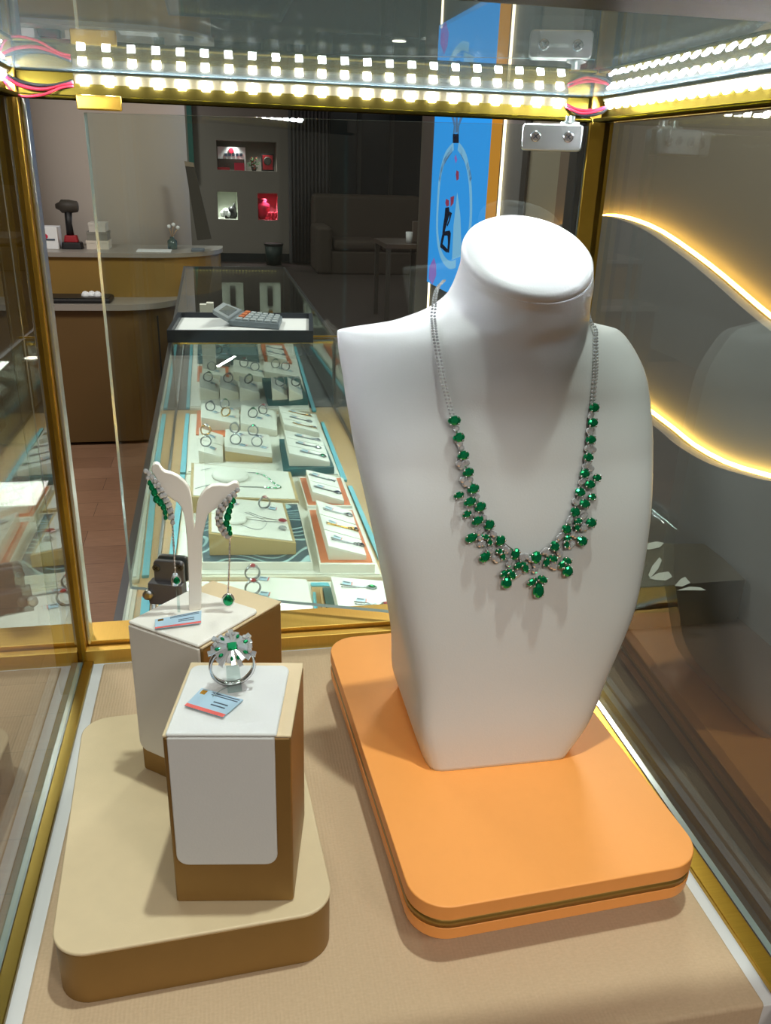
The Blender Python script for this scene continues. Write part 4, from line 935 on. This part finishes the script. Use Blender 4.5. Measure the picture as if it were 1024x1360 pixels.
# ---- prototypes: rings and pendants with their tags, built lying in local axes
def loc_tag(par, x, y, a=0):
    c, s = math.cos(a), math.sin(a); r = lambda px, py, z: (x + px * c - py * s, y + px * s + py * c, z)
    o = MB().prism([r(-.007, -.0045, .0004), r(.007, -.0045, .0004), r(.007, .0045, .0016), r(-.007, .0045, .0016)], [r(-.007, -.0045, .001), r(.007, -.0045, .001), r(.007, .0045, .0022), r(-.007, .0045, .0022)]).build('price_tag', TAGB, par, local=True)
    MB().prism([r(.0055, -.0045, .001), r(.007, -.0045, .001), r(.007, .0045, .0022), r(.0055, .0045, .0022)], [r(.0055, -.0045, .0012), r(.007, -.0045, .0012), r(.007, .0045, .0024), r(.0055, .0045, .0024)]).build('red_edge', TAGR, o, local=True)
    MB().prism([r(-.006, .001, .0018), r(.003, .001, .0018), r(.003, .003, .002), r(-.006, .003, .002)], [r(-.006, .001, .002), r(.003, .001, .002), r(.003, .003, .0023), r(-.006, .003, .0023)]).build('print_line', INK, o, local=True)
    return o
def proto_ring(metal, stone, big=1):
    r = bpy.data.objects.new('ring', None); COL.objects.link(r)
    g = MB(); rad = .0102; rs = []
    for k in range(32):
        a = 2 * PI * k / 32; d = Vector((math.cos(a), 0, math.sin(a))); c = Vector((0, 0, rad)) + d * rad
        rs.append([c + d * .0011 + Vector((0, .0018, 0)), c - d * .0011 + Vector((0, .0018, 0)), c - d * .0011 - Vector((0, .0018, 0)), c + d * .0011 - Vector((0, .0018, 0))])
    g.rings(rs + [rs[0]], 0, False, False, True); g.build('band', metal, r, local=True)
    MB().gem((0, 0, rad * 2 + .001), (1, 0, 0), (0, 1, 0), (0, 0, 1), .0034 * big, .0042 * big, 0, 10).build('stone', stone, r, local=True)
    for k in range(8):
        a = 2 * PI * k / 8; MB().gem((.0046 * big * math.cos(a), .0052 * big * math.sin(a), rad * 2 + .0002), (1, 0, 0), (0, 1, 0), (0, 0, 1), .0014, .0014, 0, 6).build('side_stone', DIAM, r, local=True)
    loc_tag(r, .016, -.004, -.45); return r
def proto_pendant(metal, stone, form=0):
    r = bpy.data.objects.new('pendant', None); COL.objects.link(r)
    g = MB(); g.tube(spline([(-.030, .004, .0012), (-.012, .0015, .0008), (.008, .0005, .001)], 6), .0008, 5); g.tube(spline([(-.030, -.003, .0012), (-.010, -.002, .0008), (.008, -.0004, .001)], 6), .0008, 5); g.build('chain', metal, r, local=True)
    if form == 0:
        MB().gem((.015, 0, .0022), (0, 1, 0), (1, 0, 0), (0, 0, 1), .0040, .0052, 0, 10, .2).build('stone', stone, r, local=True)
        MB().tube([(.0150 + .0068 * math.cos(2 * PI * k / 20), .0054 * math.sin(2 * PI * k / 20), .0014) for k in range(20)], .001, 6, closed=True).build('halo', metal, r, local=True)
    elif form == 1:
        g = MB(); 
        for a in (.5, -.5, 2.6, -2.6): g.tube([(.014, 0, .0015), (.014 + .009 * math.cos(a), .009 * math.sin(a), .0015)], .0009, 6)
        g.build('bow', metal, r, local=True); MB().gem((.014, 0, .002), (1, 0, 0), (0, 1, 0), (0, 0, 1), .0022, .0022, 0, 8).build('stone', stone, r, local=True)
    else:
        g = MB()
        for k in range(3): g.tube([(.010 + k * .005 + .004 * math.cos(2 * PI * j / 14), .003 * (k % 2) + .004 * math.sin(2 * PI * j / 14), .0015) for j in range(14)], .0009, 6, closed=True)
        g.build('loops', metal, r, local=True); MB().gem((.019, .001, .003), (1, 0, 0), (0, 1, 0), (0, 0, 1), .0032, .0032, 0, 8).build('stone', stone, r, local=True)
    loc_tag(r, -.019, .0075, -.25); return r
PR = {}
def jewel(kind, key, u, v, label, rz=0, sc=1, group=None):
    if kind not in PR:
        o = {'rw': lambda: proto_ring(SILV2, DIAM), 'rg': lambda: proto_ring(SILV2, EMER, 1.1), 'rn': lambda: proto_ring(SILV2, NAVYG, 1.1), 'ry': lambda: proto_ring(YELG, DIAM), 'rr': lambda: proto_ring(SILV2, REDG, 1.2),
             'pn': lambda: proto_pendant(SILV2, NAVYG), 'pg': lambda: proto_pendant(SILV2, EMER), 'py': lambda: proto_pendant(YELG, NAVYG, 2), 'pb': lambda: proto_pendant(SILV2, NAVYG, 1), 'pw': lambda: proto_pendant(SILV2, DIAM), 'pr': lambda: proto_pendant(SILV2, REDG), 'pl': lambda: proto_pendant(SILV2, NAVYG, 2)}[kind]()
        PR[kind] = o
    else: o = copy_tree(PR[kind])
    tag(o, label, 'ring' if kind[0] == 'r' else 'pendant', group); place(o, key, u, v, rz, sc); return o
# ---- three white base trays, cyan and tan edge strips
ZB = ZD + .012
def base(label, quad):
    Q = qz(quad, ZB); c = sum(Q, Vector()) / 4; t = thing('base_tray', label, 'tray', (c.x, c.y, ZD))
    d = lambda z, P: [Vector((p.x, p.y, z)) for p in P]
    MB().prism(d(ZD, Q), d(ZB - .003, Q)).build('body', TRAYW, t, bevel=.001); I = [p + (c - p).normalized() * .008 for p in Q]
    MB().prism(d(ZB - .003, I), d(ZB, I)).build('lining', PADW, t)
def strip(label, name, quad, m, z=None):
    zb = ZB + .0003 if 'mat' in name else None; Q = qz(quad, ZB + .003 if zb else ZD + .006); tag(MB().prism([Vector((p.x, p.y, zb if zb else ZD)) for p in Q], Q).build(name, m, at=Q[0]), label, 'strip')
base('near white base tray holding the necklace pads in the counter', ((232, 764), (508, 764), (456, 633), (247, 629)))
base('middle white base tray under the teal and tan risers in the counter', ((247, 627), (452, 631), (420, 549), (252, 549)))
base('farthest pale base tray just below the calculator tray', ((252, 540), (412, 545), (388, 452), (257, 452)))
base('nearest white base tray along the gold bottom rail', ((226, 850), (540, 850), (510, 771), (232, 771)))
for nm, lab, quad, m in (('cyan_strip', 'cyan strip on the left edge of the near white base tray', ((221, 762), (230, 762), (246, 630), (239, 630)), CYAN),
    ('cyan_strip', 'cyan strip on the left edge of the middle white base tray', ((239, 627), (246.5, 627), (251.5, 549), (246.5, 549)), CYAN),
    ('cyan_strip', 'cyan strip on the left edge of the farthest base tray', ((247, 541), (251.5, 541), (256.5, 452), (253, 452)), CYAN),
    ('cyan_strip', 'cyan strip on the right edge of the near white base tray', ((502, 740), (508.5, 740), (467.5, 645), (462, 645)), CYAN),
    ('cyan_strip', 'cyan strip on the right edge of the middle white base tray', ((454, 637), (461, 637), (430, 560), (426, 560)), CYAN),
    ('cyan_strip', 'cyan strip on the right edge of the farthest base tray', ((415, 545), (420, 545), (393, 460), (390, 460)), CYAN),
    ('cyan_strip', 'cyan strip by the nearest base tray, low on the left', ((203, 850), (216, 850), (224, 790), (213, 790)), CYAN)):
    strip(lab, nm, quad, m)
# ---- near tray
ZN = ZB + .001
tray('wave_mat_tray', 'white rimmed tray with a navy wave patterned mat under the necklace boxes', ((268, 747), (415, 747), (396, 668), (262, 668)), ZB, ZB + .016, PADW, WAVE, lip=.003, rimw=.003)
riser('N2', 'tan box with white inlay holding the looped chain and red pendant', ((277, 707.5), (393, 720.5), (378, 667), (277, 658)), .047, .025, ZB + .0155, TANL, PADW, 2, .004, .035)
riser('N1', 'wide tan edged white pad with an oval collar and a green necklace', ((252, 659), (397, 664), (386, 626), (254, 613.6)), .040, .022, ZB, TANL, PADW, 1, .004, .03)
tray('coral_tray', 'coral lined tray with a two row riser beside the green necklace pad', ((408, 672), (468, 672), (453.5, 633.5), (396.5, 633.5)), ZB, ZB + .010, PADW, CORAL, lip=.002, rimw=.004)
tray('coral_tray', 'nearest coral lined tray with a three row riser', ((425, 749.5), (498, 749.5), (469, 675.5), (409, 675.5)), ZB, ZB + .018, PADW, CORAL, lip=.002, rimw=.005)
riser('R1', 'two row cream riser standing in the farther coral tray', ((415, 653), (457, 665), (446, 633), (406.5, 623.7)), .024, .010, ZB + .009, rows=2)
riser('R2', 'three row cream riser standing in the nearest coral tray', ((436.6, 725), (486.6, 737.6), (466.8, 679), (419.7, 664)), .030, .010, ZB + .017, rows=3)
riser('RF', 'cream riser with two pendants above the gold bottom rail', ((452, 815), (516, 819), (508.7, 771.5), (439.6, 765.6)), .036, .024, ZB)
riser('FP', 'large plain white pad above the gold bottom rail', ((331, 830), (421, 830), (407, 769.5), (330.3, 765)), .030, .024, ZB)
g = thing('divider_tray', 'tan wooden divider with cyan and teal strips between the nearest pads', 'divider', onz(432, 800, ZB))
def dv(nm, quad, z, m): Q = qz(quad, z); MB().prism([Vector((p.x, p.y, ZB)) for p in Q], Q).build(nm, m, g)
dv('wood_base', ((424, 825), (448, 825), (438, 778), (413, 778)), ZB + .004, TAN); dv('cyan_inlay', ((419, 828), (424.5, 828), (419, 786), (415.5, 786)), ZB + .006, CYAN); dv('cyan_bar', ((414, 778), (438, 778), (436, 773.5), (412.5, 773.5)), ZB + .006, CYAN)
dv('wood_wall', ((431, 828), (434, 828), (427, 781), (424.5, 781)), ZB + .014, TAN); dv('teal_pad', ((438, 826), (452, 826), (440, 780), (428.5, 780)), ZB + .012, TEAL)
# oval collars
def collar(key, lab, u, v, rx_, ry_, lift=.006):
    q, X, Y, N = RIS[key]; c = q(u, v); t = thing('neck_collar', lab, 'collar', c)
    MB().lathe([(.9, 0), (1, .0015), (.97, lift * .8), (.85, lift), (.3, lift * 1.1)], c, 40, 0, (X * rx_, Y * ry_, N)).build('disc', PADW, t); return t
collar('N1', 'white oval collar disc on the wide necklace pad', .38, .62, .042, .045, .010)
collar('N2', 'small white oval collar disc in the tan box', .30, .40, .026, .030, .006)
# green necklace on the wide pad
q, X, Y, N = RIS['N1']; f = lambda u, v: q(u, v) + N * .0015
t = thing('necklace', 'thin chain necklace with green stones lying on the wide tan edged pad', 'necklace', f(.8, .5))
g = MB(); g.tube(spline([f(.05, .2), f(.2, .33), f(.4, .32), f(.6, .33), f(.8, .36)], 6), .0009, 5); g.tube(spline([f(.1, .75), f(.2, .85)], 4), .0006, 5); g.tube(spline([f(.56, .8), f(.7, .78), f(.82, .45), f(.85, .36), f(.7, .34)], 6), .0008, 5); g.build('chain', SILV2, t)
for k in range(16):
    a = spline([f(.6, .8), f(.72, .74), f(.80, .50), f(.85, .37), f(.74, .33), f(.62, .33)], 4)[k + 2]; MB().gem(a, X, Y, N, .0032, .0036, 0, 8).build('green_stone' if k % 2 == 0 else 'clear_stone', EMER if k % 2 == 0 else DIAM, t)
# looped chain with the red heart pendant in the tan box
q, X, Y, N = RIS['N2']; f = lambda u, v: q(u, v) + N * .0015
t = thing('necklace', 'looped silver chain with a red stone pendant inside the tan box', 'necklace', f(.85, .4))
g = MB(); g.tube(spline([f(.35, .3), f(.5, .2), f(.62, .22), f(.70, .4), f(.6, .5), f(.45, .6)], 6), .0006, 5); g.tube(spline([f(.38, .45), f(.6, .42), f(.72, .42), f(.84, .44)], 6), .0006, 5); g.tube(spline([f(.5, .62), f(.65, .52), f(.84, .48)], 6), .0006, 5); g.build('chain', SILV2, t)
MB().gem(f(.90, .46) + N * .002, Y, X, N, .007, .009, 0, 10, .3).build('red_stone', REDG, t); MB().gem(f(.88, .28) + N * .001, X, Y, N, .009, .008, 0, 10).build('clear_setting', DIAM, t)
jewel('rr', 'N2', .70, .78, 'silver ring with a red stone at the back of the tan necklace box', .3, 1.15)
jewel('rw', 'N2', .25, .86, 'silver ring with its tag at the back left of the tan necklace box', -.2)
for key, items in {
 'R1': (('pb', .55, .75, 'silver bow shaped pendant on the back row of the two row riser'), ('pn', .60, .25, 'navy stone pendant on the front row of the two row riser')),
 'R2': (('pn', .62, .84, 'small navy pendant on the back row of the three row riser'), ('py', .60, .50, 'yellow gold pendant on the middle row of the three row riser'), ('pl', .62, .17, 'linked navy pendant on the front row of the three row riser')),
 'RF': (('pg', .55, .75, 'long green stone pendant on the front right riser'), ('pr', .78, .30, 'red tipped pendant low on the front right riser')),
 'FP': (('rr', .06, .93, 'red stone ring at the back left corner of the plain white pad'), ('rr', .06, .60, 'red stone ring halfway along the left edge of the plain white pad'))}.items():
    for k, u, v, lab in items: jewel(k, key, u, v, lab, .05 if k[0] == 'p' else .2, 1.25)
# ---- middle tray
tray('teal_tray', 'teal velvet tray with the green pendant riser in the middle of the counter', ((377, 624), (444, 620), (428, 583), (371, 583)), ZB, ZB + .018, TEAL, TEAL, lip=.002)
strip('coral velvet mat under the middle left ring risers', 'coral_mat', ((260, 577), (300, 579), (300, 545), (262, 545)), CORAL)
bpy.context.view_layer.update()
riser('M6', 'cream riser on the teal tray, green pendant at its front', ((384, 601.8), (438.4, 613.5), (428, 582.7), (377.6, 571)), .034, .012, ZB + .017, rows=3)
riser('M5', 'tan based white riser with three rings beside the coral mat', ((298.5, 593), (361.5, 602), (357, 577.5), (299.5, 570)), .040, .026, ZB, TANL, PADW, 1, .012)
riser('M4', 'small two row riser with a gold ring left of the tan based riser', ((263.5, 598.4), (296, 607), (296.3, 578), (264.5, 568)), .034, .014, ZB, rows=2)
riser('M1', 'cream riser on the coral mat with two rings', ((266.5, 554), (318.4, 563.5), (317.3, 544), (267.5, 535)), .040, .018, ZB + .002)
riser('M2', 'cream riser with a green ring, next to the riser on the coral mat', ((319.2, 561.6), (368, 571.7), (367.2, 546), (320, 537.5)), .034, .018, ZB)
riser('M3', 'cream three row riser with a gold pendant at the right side', ((377.6, 563), (424.5, 574.7), (416.4, 552), (370, 539)), .034, .014, ZB, rows=3)
for key, items in {
 'M6': (('pl', .62, .84, 'slim silver pendant on the back row of the riser on the teal tray'), ('pw', .60, .50, 'clear stone pendant on the middle row of the riser on the teal tray'), ('pg', .66, .17, 'large green stone pendant at the front of the riser on the teal tray')),
 'M5': (('rw', .22, .20, 'clear stone ring at the front left of the tan based riser'), ('rn', .68, .25, 'navy stone ring at the front right of the tan based riser'), ('rw', .20, .85, 'clear stone ring at the back left of the tan based riser'), ('rg', .62, .85, 'dark green stone ring at the back right of the tan based riser')),
 'M4': (('ry', .22, .75, 'yellow gold ring at the back of the small two row riser'), ('rw', .24, .25, 'silver ring at the front of the small two row riser')),
 'M1': (('rn', .22, .55, 'silver ring at the left of the riser on the coral mat'), ('ry', .62, .35, 'yellow gold ring at the right of the riser on the coral mat'), ('rg', .60, .9, 'green stone ring at the back of the riser on the coral mat')),
 'M2': (('rg', .32, .4, 'green stone ring standing on the riser next to the coral mat'), ('rr', .60, .70, 'red stone ring standing on the riser next to the coral mat')),
 'M3': (('py', .62, .84, 'yellow stone pendant on the back row of the right hand gold pendant riser'), ('pw', .60, .5, 'clear pendant on the middle row of the right hand gold pendant riser'), ('py', .64, .17, 'yellow gold pendant with a dark stone on the front row of the right hand riser'))}.items():
    for k, u, v, lab in items: jewel(k, key, u, v, lab, .05 if k[0] == 'p' else random.uniform(-.3, .5), 1.3)
# ---- far tray
tray('teal_tray', 'farther teal velvet tray with two wedge risers', ((356, 530), (409, 529), (396, 500), (348, 502)), ZB, ZB + .022, TEAL, TEAL, lip=.002)
strip('coral velvet mat behind the three wedge risers', 'coral_mat', ((261.5, 506), (304, 506), (303, 486), (262.5, 486)), CORAL)
tray('coral_tray', 'farthest coral tray under the back right riser', ((353, 481.5), (388, 481.5), (376, 455.5), (346, 455.5)), ZB, ZB + .012, CORAL, CORAL, lip=.002)
riser('F1', 'leftmost of three pale wedge risers in the farthest tray', ((264, 513), (290.7, 521.4), (291.2, 504.8), (265.8, 494.8)), .046, .020, ZB)
riser('F2', 'middle one of three pale wedge risers in the farthest tray', ((291.7, 514), (317, 521.4), (316.4, 506.4), (292.3, 497.3)), .046, .020, ZB)
riser('F3', 'rightmost of three pale wedge risers in the farthest tray', ((318, 514), (344.6, 522), (342, 508), (317.4, 499)), .046, .020, ZB)
riser('F6a', 'left one of two wedge risers on the farther teal tray', ((361.5, 515), (382, 526), (380.5, 511), (359.8, 500)), .040, .010, ZB + .021)
riser('F6b', 'right one of two wedge risers on the farther teal tray', ((384, 516), (402, 525.5), (398, 509), (381.5, 501)), .040, .010, ZB + .021)
riser('F4', 'pale riser behind the three wedge risers', ((310, 493.5), (351, 501), (345, 482), (310, 477.5)), .032, .018, ZB)
riser('F5', 'pale riser behind the farther teal tray', ((351, 493), (397, 500.5), (388, 484), (350.5, 480.5)), .032, .016, ZB)
riser('F9', 'small riser on the coral mat behind the wedge risers', ((268, 496), (300, 499), (299, 489), (269, 485)), .026, .016, ZB + .004)
riser('F8', 'riser on the farthest coral tray', ((356, 472), (381, 478), (374, 459), (352.5, 457.5)), .028, .012, ZB + .011)
riser('F7a', 'left grey block beneath the calculator tray', ((280, 475), (305, 477), (302, 464), (280, 463)), .036, .03, ZB, GREYP, GREYP)
riser('F7b', 'right grey block beneath the calculator tray', ((306, 471), (342, 472), (338, 458), (306, 457)), .04, .036, ZB, GREYP, GREYP)
strip('navy wave patterned mat under the grey blocks', 'wave_mat', ((262, 482), (345, 482), (341, 454), (263, 454)), WAVE)
FR = (('rg', 'F1', .35, .55, 'green stone ring on the leftmost wedge riser'), ('rn', 'F2', .35, .55, 'dark stone ring on the middle wedge riser'), ('rg', 'F3', .4, .55, 'green stone ring on the rightmost wedge riser'),
 ('rw', 'F6a', .4, .5, 'silver ring on the left wedge riser of the farther teal tray'), ('rw', 'F6b', .4, .5, 'silver ring on the right wedge riser of the farther teal tray'),
 ('rr', 'F4', .35, .5, 'pinkish ring on the pale riser behind the wedge risers'), ('rw', 'F4', .72, .35, 'silver ring at the right on the pale riser behind the wedge risers'), ('rg', 'F5', .35, .5, 'green ring at the left on the riser behind the teal tray'), ('rw', 'F5', .65, .4, 'silver ring at the right on the riser behind the teal tray'),
 ('rw', 'F9', .4, .5, 'silver ring on the small riser on the coral mat'), ('pw', 'F8', .6, .7, 'clear pendant at the back of the riser on the farthest coral tray'), ('pn', 'F8', .6, .3, 'dark pendant at the front of the riser on the farthest coral tray'), ('rw', 'F7a', .4, .5, 'ring on the left grey block beneath the calculator tray'))
for k, key, u, v, lab in FR: jewel(k, key, u, v, lab, random.uniform(-.3, .4), 1.45)
# ---- calculator on its black tray
ZC = ZG
t = thing('document_tray', 'black edged white tray across the counter top under the calculator', 'tray', KK(.08, 2.68, ZC))
a0, b0 = onz(222.5, 455, ZC), onz(416, 455.5, ZC); a1, b1 = onz(236, 414.5, ZC + .036), onz(415, 416, ZC + .036)
Q = [Vector((p.x, p.y, 0)) for p in (a0, b0, b1, a1)]; c = sum(Q, Vector()) / 4; I = [p + (c - p).normalized() * .016 for p in Q]
zz = lambda P, z: [Vector((p.x, p.y, z)) for p in P]
MB().prism(zz(Q, ZC), zz(Q, ZC + .006)).build('bottom', NAVY, t); g = MB()
for i in range(4): j = (i + 1) % 4; g.prism(zz([Q[i], Q[j], I[j], I[i]], ZC + .006), zz([Q[i], Q[j], I[j], I[i]], ZC + .036))
g.build('frame', NAVY, t); I2 = [p + (c - p).normalized() * .024 for p in Q]; MB().prism(zz(I, ZC + .006), zz(I, ZC + .020)).build('paper_lining', pbr('tray_paper', 'fafcff', .5), t)  # lining is plain near-white paper
zk = ZC + .021
t = thing('calculator', 'grey desktop calculator with raised screen lying in the black edged tray', 'calculator', onz(330, 428, zk))
kb = [onz(*p, zk) for p in ((304, 433), (371, 438), (375, 427), (322, 420))]; kt = [p + Vector((0, 0, .018)) for p in kb]
MB().prism(kb, kt).build('body', pbr('calculator_grey', '6e7a82', .4), t, bevel=.003)
kq = lambda u, v, o=0: (kt[0].lerp(kt[1], u)).lerp(kt[3].lerp(kt[2], u), v) + Vector((0, 0, o))
KEYG = pbr('key_grey', 'b4bec4', .4); KEYO = pbr('key_orange', 'd87848', .45)
for i in range(6):
    for j in range(4):
        u0, v0 = .12 + i * .145, .06 + j * .235; P = [(u0, v0), (u0 + .11, v0), (u0 + .11, v0 + .17), (u0, v0 + .17)]
        MB().prism([kq(u, v) for u, v in P], [kq(u, v, .005) for u, v in P]).build('key', KEYO if (i == 0 and j > 0) else KEYG, t)
sb = [kt[0].copy(), kt[3].copy()]; hi0, hi1 = onz(282, 411, zk + .055), onz(296, 401, zk + .055)
P = [hi0, kt[0] + Vector((0, 0, .004)), kt[3] + Vector((0, 0, .004)), hi1]; MB().prism([p - Vector((0, 0, .014)) for p in P], P).build('screen_housing', pbr('calculator_rim', '8a949a', .35), t, bevel=.003)
sq = lambda u, v, o=0: (P[0].lerp(P[1], u)).lerp(P[3].lerp(P[2], u), v) + Vector((0, 0, o))
R_ = [(.28, .16), (.86, .16), (.86, .84), (.28, .84)]; MB().prism([sq(u, v, .0004) for u, v in R_], [sq(u, v, .001) for u, v in R_]).build('screen', pbr('lcd', '3a4438', .25), t)
# ---- inside the far showcase
for k, (x0, x1, lab) in enumerate(((296, 322.5, 'pale upright card with a dark pendant and a gold drop in the far showcase'), (345.5, 372, 'pale upright card with a small gold pendant in the far showcase'))):
    a, b = ony(x0, 411, 4.0), ony(x1, 367.5, 4.0); zt_ = min(b.z, ZG - .02)
    t = thing('necklace_card', lab, 'display card', ((a.x + b.x) / 2, 4.0, ZD))
    a_, b_ = KK(0, 4.0, 0), None
    MB().box((a.x, 3.99, ZD), (b.x, 4.02, zt_)).build('card', PADW, t, bevel=.002)
    cx = (a.x + b.x) / 2; MB().box((cx - .012, 3.984, zt_ - .10), (cx + .012, 3.99, zt_ - .01)).build('dark_band', BLACK, t)
    MB().gem((cx, 3.98, zt_ - .13), (1, 0, 0), (0, 0, 1), (0, -1, 0), .012, .016, 0, 8).build('drop', YELG, t)
for k, (px, lab) in enumerate(((270, 'left white cube by the calculator tray in the far showcase'), (279, 'right white cube by the calculator tray in the far showcase'))):
    p = onz(px, 420, ZD); p.y = 3.0; p.x = ony(px, 408, 3.0).x
    tag(MB().box((p.x - .012, 2.99, ZD), (p.x + .012, 3.02, ony(px, 404 - 2 * k, 3.0).z)).build('white_cube', PADW, bevel=.001), lab, 'cube')
# ------------------------------------------------------------------ view
wd = bpy.data.worlds.new('world'); scene.world = wd; wd.use_nodes = True
wd.node_tree.nodes['Background'].inputs[0].default_value = (.6, .65, .7, 1); wd.node_tree.nodes['Background'].inputs[1].default_value = .05
v = scene.view_settings; scene.display_settings.display_device = 'sRGB'; v.view_transform = 'Standard'; v.look = 'None'; v.exposure = .14; v.gamma = 1; v.use_curve_mapping = False
cy = scene.cycles; cy.transparent_max_bounces = 32; cy.max_bounces = 10; cy.glossy_bounces = 6; cy.diffuse_bounces = 4; cy.sample_clamp_indirect = 5; cy.use_denoising = True; cy.caustics_reflective = False; cy.caustics_refractive = False
